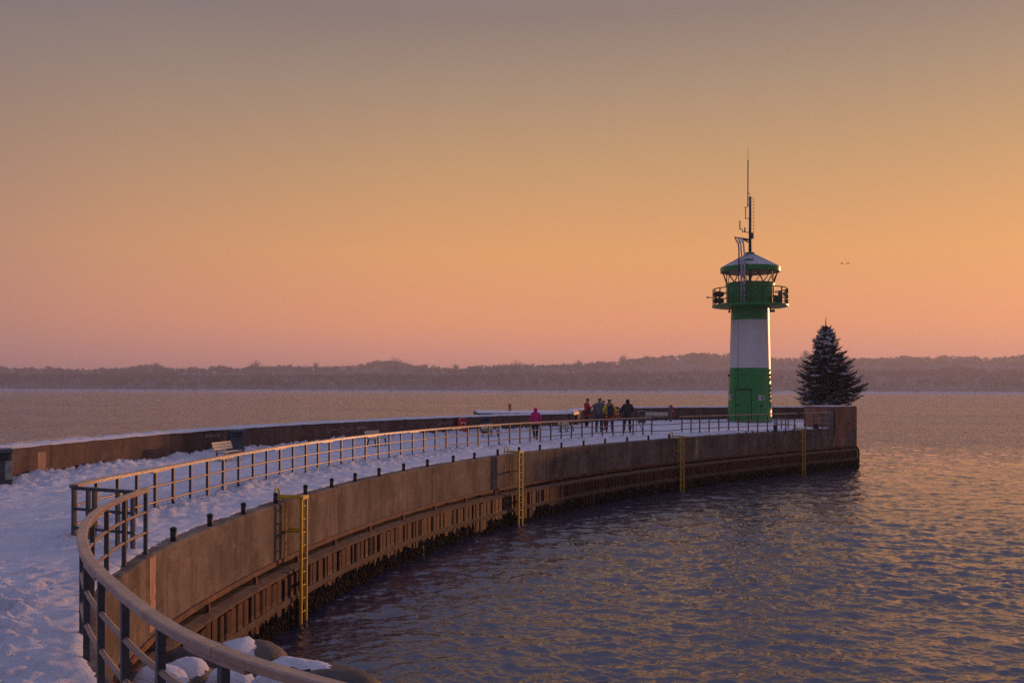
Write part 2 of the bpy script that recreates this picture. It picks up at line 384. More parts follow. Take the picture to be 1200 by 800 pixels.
def build_deck():
    ys = [-14.0]
    while ys[-1] < 80: ys.append(ys[-1] + (.5 if ys[-1] < 2.5 else max(.030, .0050*ys[-1])))
    xs = [-16.0]
    while xs[-1] < 41: xs.append(xs[-1] + (.05 if xs[-1] < -11.5 else .036 if xs[-1] < -1.5 else .05 if xs[-1] < 3 else (.10 if xs[-1] < 26 else .5)))
    xs = np.array(xs); ys = np.array(ys); XX, YY = np.meshgrid(xs, ys)
    ok = inside(POLY, XX, YY); X = XX[ok]; Y = YY[ok]
    dl = dist_to(LONG[::2], X, Y); dp = dist_to(PAR[::3], X, Y); dq = dist_to(QUAY, X, Y); dn = dist_to(NEAR[::3], X, Y)
    rough = np.clip(1-dl/1.1, 0, 1)*.8 + np.clip(1-(dp-.25)/1.5, 0, 1)*.95 + np.clip((12.6-Y)/2.5, 0, 1)*np.clip(dn/.8, .2, 1)*.95
    rough = np.clip(rough, .06, 1)
    c1 = fbm(X*4.2, Y*4.2, 3, 3); c2 = fbm(X*9.5, Y*9.5, 3, 9); c0 = fbm(X*1.1, Y*1.1, 3, 4)
    clump = np.clip((c1-.46)/.2, 0, 1)*.40 + np.clip((c2-.45)/.20, 0, 1)*.60
    bank = .10*np.exp(-(dl/.45)**2)*(.5+fbm(X*.9, Y*.9, 3, 5)) + .20*np.exp(-((dp-.1)/.75)**2)*(.4+fbm(X*.8, Y*.8, 3, 6))
    Z = DECK + .035 + .05*(fbm(X*.35, Y*.35, 3, 1)-.5) + rough*(.165*clump*(.4+c0) + .06*(c0-.5)) + bank + .012*(fbm(X*3, Y*3, 2, 2)-.5)
    fp = vnoise(X*3.3, Y*3.3, 21); Z -= .045*np.clip((fp-.68)/.12, 0, 1)*np.clip(1-rough*2, 0, 1)*np.clip(vnoise(X*.5, Y*.5, 22)*2-.6, 0, 1)
    rgp = np.random.default_rng(8); tracks = []
    for off_, jj in ((1.6, 0), (2.3, 1), (3.1, 2), (2.7, 3)):
        base = offset(LONG, -off_); sB = arclen(base); sp = np.arange(.3, sB[-1], .36)
        for q_, s_ in enumerate(sp):
            if rgp.random() < .25: continue
            px_ = np.interp(s_, sB, base[:, 0]) + (.11 if q_ % 2 else -.11) + .35*math.sin(s_*.25+jj) + rgp.normal(0, .03); py_ = np.interp(s_, sB, base[:, 1]) + rgp.normal(0, .05)
            if py_ < 46: tracks.append((px_, py_))
    for k_ in range(90): tracks.append((rgp.uniform(-10, -4.5), rgp.uniform(5, 14)))
    for px_, py_ in tracks:
        m_ = (np.abs(X-px_) < .3) & (np.abs(Y-py_) < .35)
        if m_.any():
            r2 = ((X[m_]-px_)/.085)**2 + ((Y[m_]-py_)/.17)**2; Z[m_] += -.05*np.exp(-r2**2) + .016*np.exp(-(np.sqrt(r2)-1.35)**2*9)
    Z = np.maximum(Z, DECK+.012)
    lim = (.13+.20*fbm(X*2.1, Y*2.1, 4, 31))*np.clip((Y-9)/6, .42, 1)+.10*(c2-.5)
    edge = np.clip((dq-lim)/.10, 0, 1); Z = DECK-.05 + (Z-DECK+.05)*edge**.6
    idx = np.full(XX.shape, -1); idx[ok] = np.arange(X.size)
    cell = ok[:-1, :-1] & ok[1:, :-1] & ok[:-1, 1:] & ok[1:, 1:]
    Q = np.stack([idx[:-1, :-1][cell], idx[:-1, 1:][cell], idx[1:, 1:][cell], idx[1:, :-1][cell]], 1)
    return tag(np_mesh('snowy_path', np.stack([X, Y, Z], 1), Q, M['snow']), kind='structure')
build_deck()
def seat_z(x, y): return DECK+.045

# ------------------------------------------------------------------ quay wall
qw = empty('quay_wall', tuple(QUAY[len(QUAY)//2]), 0, 'long curved quay wall of stained concrete over rusty sheet piling, rising from the water', 'quay wall')
CAPB = -1.16
def arc_slice(C, s0, s1):
    s = arclen(C); k = (s > s0) & (s < s1)
    ends = lambda t: np.array([np.interp(t, s, C[:, c]) for c in range(3)])
    return np.vstack([ends(s0), C[k], ends(s1)])
LQ = arclen(QUAY)[-1]
i0 = LQ-80.0
cap = MB(); s = 0.0
s0 = 0.0; cuts = []
while s0 < LQ-.5:
    s1 = min(s0+9.6, LQ); cuts.append((s0, s1)); s0 = s1
for a, b in cuts:
    C = resample(arc_slice(QUAY, a+.016, b-.016), step=.35)
    cap.sweep(C, [(-.5, -.9), (-.5, .0), (-.05, .0), (-.012, -.012), (0, -.05), (0, CAPB), (-.5, CAPB)], closed=True)
cap.build('concrete_cap', M['concrete'], qw)
Qc = resample(QUAY, step=.3)
core = MB().sweep(Qc, [(-.03, -.03), (-.03, CAPB), (-.22, CAPB-.03), (-.22, -1.40)]); core.build('core', M['ledge'], qw)
MB().sweep(Qc, [(-.05, CAPB-.003), (.035, CAPB-.003), (.035, CAPB-.10), (-.05, CAPB-.11)], closed=True).build('steel_waler', M['waler'], qw)
MB().sweep(Qc, [(-.24, CAPB-.20), (.03, CAPB-.215), (.185, CAPB-.28), (.185, CAPB-.34), (-.24, CAPB-.34)], closed=True).build('ledge', M['ledge'], qw)
# sheet piling: flat pans with narrow clutch grooves
sq = arclen(QUAY); pts = []
s = 0.0
while s < LQ:
    for ds, o in ((0, .19), (.235, .19), (.245, .168), (.285, .168), (.295, .19)):
        if s+ds <= LQ: pts.append((s+ds, o))
    s += .30 + .02*math.sin(s*7.3)
ss = np.array([p[0] for p in pts]); oo = np.array([p[1] for p in pts])
BX = np.interp(ss, sq, QUAY[:, 0]); BY = np.interp(ss, sq, QUAY[:, 1])
Tq = np.gradient(QUAY[:, :2], axis=0); Tq /= np.linalg.norm(Tq, axis=1)[:, None]
NX = np.interp(ss, sq, Tq[:, 1]); NY = np.interp(ss, sq, -Tq[:, 0])
jit = RNG.normal(0, .012, len(ss))
rows = [DECK+CAPB-.341, 1.0, .7, .4, .1, -1.6]
V = []; 
for z in rows: V.append(np.stack([BX+NX*(oo+jit), BY+NY*(oo+jit), np.full(len(ss), z) + (RNG.normal(0, .015, len(ss)) if z == rows[0] else 0)], 1))
n = len(ss); V = np.vstack(V); Fq = []
for r in range(len(rows)-1):
    a = np.arange(n-1)+r*n; Fq.append(np.stack([a, a+1, a+1+n, a+n], 1)[:, ::-1])
o = np_mesh('sheet_piling', V-np.array(qw.location), np.vstack(Fq), M['pile'], qw, smooth=False)
MB().sweep(Qc, [(.15, .50-DECK), (.222, .50-DECK), (.228, .53-DECK), (.228, .60-DECK), (.215, .635-DECK), (.15, .635-DECK)], closed=True).build('rubbing_strip', M['strip'], qw)
# clutch bolts / rivets on the waler, mussel crust at the water line
mb = MB(); s = i0
while s < LQ:
    p = [np.interp(s, sq, QUAY[:, c]) for c in range(2)]; t = [np.interp(s, sq, Tq[:, c]) for c in range(2)]
    c = (p[0]+t[1]*.06, p[1]-t[0]*.06, DECK+CAPB-.15); mb.box(c, (.07, .07, .13), math.atan2(t[1], t[0])); s += 2.3
mb.build('waler_bracket', M['waler'], qw)
mb = MB(); s = i0-2; rg = random.Random(3)
while s < LQ+.0:
    h = .30 + .12*float(vnoise(s*1.3, 0.5, 40)) + .34*float(vnoise(s*6.0, 1.5, 41))-.15
    if float(vnoise(s*1.1, 7.7, 42)) < .20: h = .08
    p = [np.interp(s, sq, QUAY[:, c]) for c in range(2)]; t = [np.interp(s, sq, Tq[:, c]) for c in range(2)]
    near = math.hypot(p[0], p[1]) < 34
    for k in range(13 if near else 6):
        z = -.12 + (h+.12)*((k+rg.random())/(13 if near else 6)); r = rg.uniform(.020, .034)*(1 if near else 1.6); u = rg.uniform(-.03, .03); w = rg.uniform(.175, .215)
        mb.ico((p[0]+t[1]*w+t[0]*u, p[1]-t[0]*w+t[1]*u, z), r, 1, (1, 1, rg.uniform(1.5, 3.2)), .4, rg.randrange(10**6))
    s += .05 if near else .085
mb.build('mussel_crust', M['mussel'], qw)

# corner block at the tip, clad in rusty boards
pa = at(978, 501.5, DECK); pb = at(1003, 500.3, DECK)
tx = (pb-pa); tx.z = 0; W = tx.length; tx.normalize(); inw = Vector((-tx.y, tx.x, 0)); ang = math.atan2(tx.y, tx.x)
cb = empty('corner_block', (pa+pb)/2+inw*1.1, 0, 'tall block clad in rust brown boards at the right end of the mole', 'block')
mid = (pa+pb)/2
mb = MB(); nb = 8
for k in range(nb):
    c = pa + tx*(W*(k+.5)/nb) + inw*.0 - Vector((tx.y, -tx.x, 0))*0 + Vector((tx.y, -tx.x, 0))*.04
    mb.box((c.x, c.y, DECK+.10), (W/nb-.012, .06, 2.52), ang)
mb.build('board_cladding', M['corten'], cb)
MB().box((mid.x+inw.x*1.1, mid.y+inw.y*1.1, DECK+.09), (W-.01, 2.2-.04, 2.49), ang).build('block_core', M['corten'], cb)
MB().box((mid.x+inw.x*1.1, mid.y+inw.y*1.1, DECK+1.375), (W+.03, 2.2, .045), ang).build('snow_cap', M['snow'], cb)
c = pb + tx*.12 + inw*.5
MB().box((c.x, c.y, DECK-.02), (.16, .5, 2.0), ang).build('fender', M['black_iron'], cb, bevel=.04)
c = pa - tx*.10 + inw*.2
MB().box((c.x, c.y, DECK+.52), (.14, .3, 1.1), ang).build('edge_plate', M['galv'], cb)
c = pa + tx*(W*.6) - inw*.09
MB().tube([c+Vector((0,0,.28-0)), c+Vector((0,0,.28))-inw*.05], .07, 10).build('ring_plate', M['black_iron'], cb)
# end face of the mole, from the block back to the far parapet
e0 = pb + tx*.02; e1 = Vector((FARW[-1, 0]+.2, FARW[-1, 1]+.3, DECK))
ew = empty('end_wall', (e0+e1)/2, 0, 'short rust stained quay wall closing the far right end of the mole', 'quay wall')
C = resample(np.array([e0, e1]), step=.5); C[:, 2] = DECK
MB().sweep(C, [(-.4, .0), (0, .0), (0, CAPB), (.22, CAPB-.3), (.22, -4.2), (-.4, -4.2)], closed=True).build('wall_face', M['pile'], ew)

# ------------------------------------------------------------------ parapets
def parapet(C, h, name, label, th=.45):
    r = empty(name, tuple(C[len(C)//2]), 0, label, 'wall')
    L = arclen(C)[-1]; mb = MB(); a = 0
    while a < L-.3:
        b = min(a+6.0, L); seg = resample(arc_slice(C, a+.01, b-.01), step=.5)
        mb.sweep(seg, [(0, 0), (0, -h-.3), (-th, -4.2 if True else -h), (-th, 0)], closed=True); a = b
    mb.build('wall', M['parapet'], r)
    # snow lying along the top
    D = resample(C, step=.12); s = arclen(D); prof = 9; V = []
    T = np.gradient(D[:, :2], axis=0); T /= np.linalg.norm(T, axis=1)[:, None]
    for k in range(prof):
        u = k/(prof-1); o = .04-(th+.08)*u
        hgt = .065*np.sin(PI*np.clip(u, .0, 1))**.5*(.1+1.8*fbm(s*4.0, u*5+0*s, 4, 50))
        drop = 0.03*fbm(s*2.3, 0*s, 3, 51)
        V.append(np.stack([D[:, 0]+T[:, 1]*o, D[:, 1]-T[:, 0]*o, D[:, 2]+hgt+(.004 if 0 < k < prof-1 else -drop)], 1))
    n = len(D); V = np.vstack(V); Fq = []
    for r_ in range(prof-1):
        i = np.arange(n-1)+r_*n; Fq.append(np.stack([i, i+1, i+1+n, i+n], 1))
    np_mesh('snow_cap', V-np.array(r.location), np.vstack(Fq), M['snow'], r)
    return r
par = parapet(PAR, PH, 'parapet_wall', 'long dark brown parapet wall with a snowy top behind the benches, left side')
parapet(FARW, 1.0, 'parapet_wall', 'dark parapet wall behind the lighthouse and the standing group of people')
# worn patch and scrawls on the parapet
PARV = PAR[PAR[:, 1] > 14]
def onpar(px, z, off=.006):
    p = atpx(PARV, px); i = int(np.argmin(np.linalg.norm(PAR-p, axis=1))); t = PAR[min(i+1, len(PAR)-1)]-PAR[max(i-1, 0)]; t /= np.linalg.norm(t)
    return Vector((p[0]+t[1]*off, p[1]-t[0]*off, DECK+z)), Vector(t)
M['scrawl'] = mat('pale_spray_paint', (.62,.46,.36), (.4,.28,.22), 9, .7)
M['paint_old'] = mat('old_ochre_paint', (.40,.24,.16), (.22,.12,.09), 4, .8, stretch=(3,3,.4))
for px, z0, ln, seed in ((250,.78,.9,1),(398,.66,1.9,2),(423,.68,.7,3),(522,.7,1.2,4)):
    p, t = onpar(px, z0); rg = random.Random(seed); pts = []
    for k in range(26):
        u = k/25; q, _ = onpar(px, z0 + rg.uniform(-.09, .09)); pts.append(q + t*(u-.5)*ln)
    MB().tube(pts, .012, 4).build('spray_scrawl', M['scrawl'], par)
p, t = onpar(49, .42, .004)
MB().bar(p-Vector((0,0,.40)), p+Vector((0,0,.38)), .34, .006, up=Vector((t.y, -t.x, 0))).build('worn_patch', M['paint_old'], par)

# snowy terrace behind the parapet
tz = DECK+.92
poly = [Vector((-2.05, 56.2, 0)), Vector((3.2, 57.0, 0)), Vector((4.55, 63.6, 0)), Vector((-2.6, 63.2, 0))]
ter = empty('landing_stage', (1, 60, 0), 0, 'low snow covered landing stage with a dark edge behind the parapet wall', 'landing stage')
def prism(poly, z0, z1):
    n = len(poly); vs = [(p.x, p.y, z0) for p in poly]+[(p.x, p.y, z1) for p in poly]
    return MB().add(vs, [tuple(reversed(range(n))), tuple(range(n, 2*n))] + [(i, (i+1) % n, n+(i+1) % n, n+i) for i in range(n)])
prism(poly, tz-.18, tz).build('deck_slab', M['black_iron'], ter)
ctr = sum(poly, Vector())/4
prism([ctr+(p-ctr)*.985 for p in poly], tz+.001, tz+.075).build('snow_cover', M['snow'], ter, bevel=.03)
for p in poly:
    q = ctr+(p-ctr)*.93; MB().tube([(q.x, q.y, -2), (q.x, q.y, tz-.181)], .16, 12).build('pile', M['pile'], ter, True)
b = at(597.5, 481.5, tz+.07)
ob = empty('orange_bollard', (.0-.13, 61.5, tz+.07), 0, 'small orange bollard standing on the snowy landing stage', 'bollard')
bx, by = -.13, 61.5
MB().lathe([(.12,0),(.12,.05),(.095,.06),(.09,.32)], 14, (bx, by, tz+.07)).build('stem', M['orange'], ob, True)
MB().lathe([(.13,.321),(.14,.34),(.13,.43),(.05,.47)], 14, (bx, by, tz+.07)).build('cap', M['orange'], ob, True)
# ------------------------------------------------------------------ railings
def offz(C, o, z):
    D = offset(C, o); D[:, 2] = z; return D
def cut(C, pa, pb):
    """portion of a curve between two points on it"""
    s = arclen(C); ia = s[int(np.argmin(np.linalg.norm(C-np.array(pa), axis=1)))]; ib = s[int(np.argmin(np.linalg.norm(C-np.array(pb), axis=1)))]
    return arc_slice(C, min(ia, ib), max(ia, ib))
def post_mesh(h, w=.05, d=.05):
    return MB().box((0, 0, h/2-.1), (w, d, h+.2))
def railing(name, label, C, posts, z0f, wood=True, step=.25, group=None, postw=.05, bars=(.64, .33), plank=(.13, .055), wood_mat='wood_rail', tube_mat='tube', plates=True):
    """C: handrail top line (world); posts: points on it"""
    mid = C[len(C)//2]
    r = empty(name, (mid[0], mid[1], DECK), 0, label, 'railing', group)
    D = resample(C, step=step); w, t = plank
    if wood:
        L = arclen(D)[-1]; a = 0; mb = MB()
        while a < L-.2:                                    # planks butted end to end
            b = min(a+3.1, L); seg = resample(arc_slice(D, a+.004, b-.004), step=step)
            mb.sweep(seg, [(-w/2, -t), (-w/2, -.008), (-w/2+.012, 0), (w/2-.012, 0), (w/2, -.008), (w/2, -t)], closed=True); a = b
        mb.build('handrail', M[wood_mat], r)
        if plates:
            a = 3.1
            while a < L:
                seg = resample(arc_slice(D, max(a-.35, 0), min(a+.35, L)), step=.2); mb = MB(); mb.sweep(seg, [(-.045, -t-.028), (-.045, -t-.002), (.045, -t-.002), (.045, -t-.028)], closed=True); a += 3.1
                mb.build('joint_plate', M[tube_mat], r)
    else:
        MB().sweep(D, [(-.03, -.05), (-.03, 0), (.03, 0), (.03, -.05)], closed=True).build('handrail', M['steel'], r)
    for k in bars:
        E = D.copy(); hh = E[:, 2]-DECK; E[:, 2] = DECK+hh*k
        MB().tube([tuple(p) for p in E], .023, 8).build('mid_bar', M[tube_mat], r, True)
    proto = None
    for i, p in enumerate(posts):
        h = p[2]-DECK-(t if wood else .05)
        j = int(np.argmin(np.linalg.norm(C[:, :2]-np.array(p)[:2], axis=1))); tt = C[min(j+1, len(C)-1)]-C[max(j-1, 0)]
        if proto is None:
            o = post_mesh(1.0, postw, postw).build('post', M['steel'], r, local=True); proto = o
        else:
            o = proto.copy(); COL.objects.link(o); o.parent = r
        o.location = (p[0]-mid[0], p[1]-mid[1], 0); o.rotation_euler.z = math.atan2(tt[1], tt[0]); o.scale = (1, 1, h)
    return r
# near railing: equal bays of about 1.0 m, first post at its far end
s = arclen(NEAR); P = []
a = .06
while a < s[-1]:
    P.append(np.array([np.interp(a, s, NEAR[:, c]) for c in range(3)])); a += .93
railing('curved_railing', 'near curved railing with broad wooden handrail and dark posts in the foreground', NEAR, P, None, step=.12, group='railings along the mole', postw=.052, plank=(.092, .052))
# cross railing that closes the step between both railings
EA = LONG[0]; EB = NEAR[0]; zc = DECK+.90
cr0 = np.array([EA[0]-.02, EA[1]+.02, zc]); cr1 = np.array([EB[0]-.25, EB[1]+.15, zc])
CR_ = resample(np.array([cr0, cr1]), step=.2)
railing('cross_railing', 'short dark steel railing across the path joining the near and the long railing', CR_, [cr0+(cr1-cr0)*u for u in (.02, .26, .36, .74, .86, .98)], None, wood=False, tube_mat='steel', group='railings along the mole', bars=(.62, .30))
LA = arc_slice(LONG, 0, 1e9)
def lp(x): return atpx(LONG, x)
pxA = [88,113,138,160.5,182,203,223.5,243.2,261.6,279.8,296.6,312.6,328.2,343.4,358.4,372.6,386.2,400,414,428.4,443.6,456.4,470,483.7,497,510.2,523,535.8,548.3,560.5,572.8,585,597.3,609.5,621.3,633.3,645.5,657.7,669.6,682,694,706,718.5,730.4,742,753.4,763.8]
rA = railing('long_railing', 'long railing with wooden handrail sweeping from far left to the gap before the lighthouse', cut(LONG, LONG[0], lp(764.6)), [lp(x) for x in pxA], None, group='railings along the mole')
gap = cut(LONG, lp(764.6), lp(798.4))
for k in (.62, .3):
    E = resample(gap, n=8); E[:, 2] = DECK + (E[:, 2]-DECK)*k - .02*np.sin(np.linspace(0, PI, 8))
    MB().tube([tuple(p) for p in E], .02, 6).build('closing_bar', M['black_iron'], rA, True)
pxB = [799.2,809.8,820,831,842.4,854,865.3,876.9,888,899.3,910.4,920.7,931.3]
rB = railing('quay_railing', 'railing with wooden handrail along the quay edge right in front of the lighthouse', cut(LONG, lp(798.6), lp(932.2)), [lp(x) for x in pxB], None, group='railings along the mole')
e = lp(931.6); inn = Vector((-.75, 1.6, 0))
ret = resample(np.array([[e[0], e[1], e[2]-.03], [e[0]+inn.x, e[1]+inn.y, e[2]-.03]]), step=.3)
railing('return_railing', 'short steel railing turning back from the quay edge right of the lighthouse', ret, [ret[2], ret[4], ret[-1]], None, wood=False, group='railings along the mole')
rC = railing('end_railing', 'short railing with wooden handrail between the right hand yellow ladder and the corner block', cut(LONG, lp(943.4), lp(974.4)), [lp(x) for x in (943.6, 953.5, 963.6, 973.9)], None, group='railings along the mole')
for k in (.98,):
    a_ = lp(932.2); b_ = lp(943.4)
    MB().tube([(a_[0], a_[1], a_[2]-.04), (b_[0], b_[1], b_[2]-.04)], .012, 6).build('closing_chain', M['galv'], rC, True)

# ------------------------------------------------------------------ stub posts and mooring bollards along the edge
STUB = [(209.4,632.6),(253,616.4),(292,602.4),(329.6,590.4),(362.8,579.7),(393.7,571.5),(421,563.6),(448.4,557),(477.4,551),(504.6,546),(534,541),(559.6,537.4),(586,533.6),(610.4,530.3),(635.6,527),(660.4,524),(686,521.4),(710.9,518.9),(737.1,517.2),(762.2,515.1),(786.3,513)]
words = ['first','second','third','fourth','fifth','sixth','seventh','eighth','ninth','tenth','eleventh','twelfth','thirteenth','fourteenth','fifteenth','sixteenth','seventeenth','eighteenth','nineteenth','twentieth','twenty first']
proto = None; qpx = np.array([proj(p) for p in QUAY])
for k, (x, y) in enumerate(STUB):
    d = np.hypot(qpx[:, 0]-x, (qpx[:, 1]-y)); d[QUAY[:, 1] < 9] = 1e9
    i = int(np.argmin(d)); p = offset(QUAY, -.10)[i]
    if proto is None:
        r = empty('edge_stub', (0,0,0)); 
        MB().lathe([(.05,-.05),(.05,.17)], 12).build('stem', M['black_iron'], r, True, local=True)
        MB().lathe([(.056,.171),(.056,.205),(.02,.222)], 12).build('cap', M['black_iron'], r, True, local=True)
        proto = r
    else: r = copy_tree(proto)
    r.location = (p[0], p[1], DECK)
    tag(r, 'short black stub post on the quay edge, %s counting from the near railing' % words[k], 'post', 'stub posts along the quay edge')
for k, (x, lab) in enumerate(((912, 'thin black mooring bollard on the quay edge below the right side of the lighthouse'), (960, 'stout black mooring bollard behind the end railing beside the corner block'))):
    i = int(np.argmin(np.abs(qpx[:, 0]-x) + (QUAY[:, 1] < 20)*1e4)); p = offset(QUAY, -.22)[i]; sc = (.75, 1.15)[k]
    r = empty('mooring_bollard', (p[0], p[1], DECK), 0, lab, 'bollard', 'mooring bollards')
    MB().lathe([(.20*sc,0),(.20*sc,.04),(.13*sc,.06),(.11*sc,.26)], 16).build('stem', M['black_iron'], r, True, local=True)
    MB().lathe([(.115*sc,.261),(.19*sc,.29),(.19*sc,.34),(.12*sc,.37)], 16).build('head', M['black_iron'], r, True, local=True)

# ------------------------------------------------------------------ yellow ladders
M['ochre'] = mat('flaking_ochre_paint', (.42,.26,.07), (.16,.09,.045), 16, .8)
M['niche_shade'] = mat('painted_recess_shade', (.05,.035,.025), (.13,.075,.04), 3, .9, .4, 14, (4,4,.5))  # shade of an unmodelled wall recess put into the colour, mottled with ochre
LAD = [(356, 'yellow steel ladder on the quay wall nearest the rocks'), (610, 'yellow steel ladder in the middle of the curved quay wall'),
       (799.5, 'yellow steel ladder on the quay wall below the gap in the railing'), (942, 'yellow steel ladder on the quay wall close to the corner block')]
qf_only = QUAY[(QUAY[:, 1] > 11)]
for k, (x, lab) in enumerate(LAD):
    p = atpx(offset(qf_only, .36), x); C = offset(qf_only, .36); i = int(np.argmin(np.linalg.norm(C-p, axis=1))); i = min(max(i, 1), len(C)-2)
    t = Vector(C[i+1]-C[i-1]); t.z = 0; t.normalize(); out = Vector((t.y, -t.x, 0)); p = Vector((p[0], p[1], 0))
    r = empty('quay_ladder', (p.x, p.y, 0), 0, lab, 'ladder', 'yellow ladders on the quay wall')
    w = .15; top = DECK+.06
    for sgn in (-1, 1):
        a = p + t*(w*sgn)
        MB().bar(a+Vector((0,0,-.5)), a+Vector((0,0,top)), .055, .05, up=t).build('stile', M['yellow'], r)
    z = -.3
    proto = None
    while z < top-.1:
        if proto is None:
            proto = MB().tube([p-t*w, p+t*w], .014, 8).build('rung', M['yellow'], r, True); o = proto
        else: o = proto.copy(); COL.objects.link(o); o.parent = r
        o.location.z = z; z += .28
    for zz in (DECK-.62, .86):
        for sgn in (-1, 1):
            a = p + t*(w*sgn); b = a-out*(.36 if zz > 1.5 else .15)
            MB().bar(a+Vector((0,0,zz)), b+Vector((0,0,zz)), .04, .05).build('wall_bracket', M['yellow'] if zz > 1.5 else M['black_iron'], r)
    arm = [p+t*w*sgn for sgn in (-1,)]
    a = p + Vector((0,0,DECK+.09)); b = p - out*.60 + Vector((0,0,DECK+.09))
    for sgn in (-1, 1):
        MB().bar(a+t*w*sgn, b+t*w*sgn, .045, .05).build('grab_arm', M['yellow'], r)
    MB().box((p.x, p.y, DECK+.09), (.10, w*2+.05, .07), math.atan2(out.y, out.x)).build('top_plate', M['yellow'], r)
    hoop = [b + t*(w*math.cos(u)) + Vector((0,0,-.06+.26*math.sin(u))) for u in np.linspace(0, PI, 13)]
    hoop = [hoop[0]-Vector((0,0,.14))]+hoop+[hoop[-1]-Vector((0,0,.14))]
    MB().tube(hoop, .022, 8).build('hoop', M['yellow'], r, True)
    # flat dark plate painting a recess's shade on the concrete, with old yellow paint
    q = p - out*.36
    MB().bar(q+out*.004+Vector((0,0,DECK-.04)), q+out*.004+Vector((0,0,DECK+CAPB+.02)), .26, .006, up=out).build('recess_shade_plate', M['niche_shade'], qw)
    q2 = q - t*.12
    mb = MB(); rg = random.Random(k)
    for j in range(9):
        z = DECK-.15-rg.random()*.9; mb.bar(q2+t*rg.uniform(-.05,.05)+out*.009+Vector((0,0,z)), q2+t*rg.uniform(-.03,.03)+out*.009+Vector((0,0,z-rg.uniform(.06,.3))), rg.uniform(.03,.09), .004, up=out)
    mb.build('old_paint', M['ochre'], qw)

# light runs and stains on the concrete
M['run'] = mat('pale_wall_run', (.52,.33,.23), (.30,.18,.12), 5, .85, .3, 20, (3,3,.5))
for x, z0, z1, w, sh in ((816, -.02, -.95, .42, 1), (178, -.03, -1.1, .32, 0), (896, -.1, -1.1, .05, 0), (977.5, -.5, -1.14, .16, 1)):
    p = atpx(qf_only, x); i = int(np.argmin(np.linalg.norm(qf_only-p, axis=1))); i = min(max(i, 1), len(qf_only)-2)
    t = Vector(qf_only[i+1]-qf_only[i-1]); t.z = 0; t.normalize(); out = Vector((t.y, -t.x, 0)); p = Vector((p[0], p[1], DECK))
    rg = random.Random(int(x)); L = []; R = []; nn = 14
    for j in range(nn+1):
        u = j/nn; ww = w*(.5+.1*rg.uniform(-1, 1))*((.12+.88*u**.8) if sh else 1)
        L.append(p - t*ww*.6 + out*.004 + Vector((0,0,z0+(z1-z0)*u))); R.append(p + t*ww + out*.004 + Vector((0,0,z0+(z1-z0)*u)))
    MB().add(L+R, [(j, j+1, nn+1+j+1, nn+1+j) for j in range(nn)]).build('lime_run', M['run'], qw)

# ------------------------------------------------------------------ benches
def par_frame(px, inwd):
    p = atpx(PARV, px); i = int(np.argmin(np.linalg.norm(PAR-p, axis=1))); i = min(max(i, 1), len(PAR)-2)
    t = Vector(PAR[i+1]-PAR[i-1]); t.z = 0; t.normalize(); out = Vector((t.y, -t.x, 0))
    return Vector((p[0], p[1], DECK)) + out*inwd, t, out
def make_bench():
    r = empty('park_bench', (0, 0, 0))
    W = 1.55
    for k in range(3):
        MB().box((0, .16+.13*k, .455), (W, .115, .035)).build('seat_slat', M['bench_wood'], r, local=True, bevel=.006)
    q = Quaternion((1, 0, 0), math.radians(-14))
    for k in range(3):
        MB().box((0, .045-.034*k, .60+.125*k), (W, .03, .11), q=Quaternion((1,0,0), math.radians(14))).build('back_slat', M['bench_wood'], r, local=True, bevel=.006)
    for s_ in (-1, 1):
        x = s_*W*.36
        mb = MB().bar((x, .50, .43), (x, .06, .43), .05).bar((x, .44, .43), (x, .50, 0), .055).bar((x, .10, .43), (x, .02, 0), .055).bar((x, .09, .42), (x, -.09, .90), .045)
        mb.box((x, .26, .012), (.06, .58, .024))
        mb.build('side_frame', M['black_iron'], r, local=True)
    return r
BEN = [(260, 541, 'bench with pale slats beside the left grey litter bin by the parapet'), (436, 523, 'lone bench with pale slats against the parapet left of the red lifebuoy case'),
       (570, 512, 'bench with pale slats in front of the grey bin, right of the red lifebuoy case'), (660, 506.5, 'bench with pale slats right of the person in the pink jacket')]
proto = make_bench()
for k, (x, y, lab) in enumerate(BEN):
    p = at(x, y, DECK); az = math.atan2(p.x, p.y)+math.radians(27)
    r = proto if k == 0 else copy_tree(proto)
    r.location = p + Vector((0,0,.03)); r.rotation_euler.z = PI/2-az-PI; r.scale = (.84, .82, .70)
    tag(r, lab, 'bench', 'benches along the mole')
for k, (x, y, d, rz, lab) in enumerate(((759.5, 0, 71.8, PI+.1, 'partly hidden bench with pale slats right next to the grey bin behind the gap'), (775, 0, 71.2, PI-.25, 'bench with pale slats beside the brown post, left of the lighthouse'))):
    r = copy_tree(proto); q = atd(x, HY, d); r.location = (q.x, q.y, DECK+.03); r.rotation_euler.z = rz; r.scale = (.66, .82, .74)
    tag(r, lab, 'bench', 'benches along the mole')

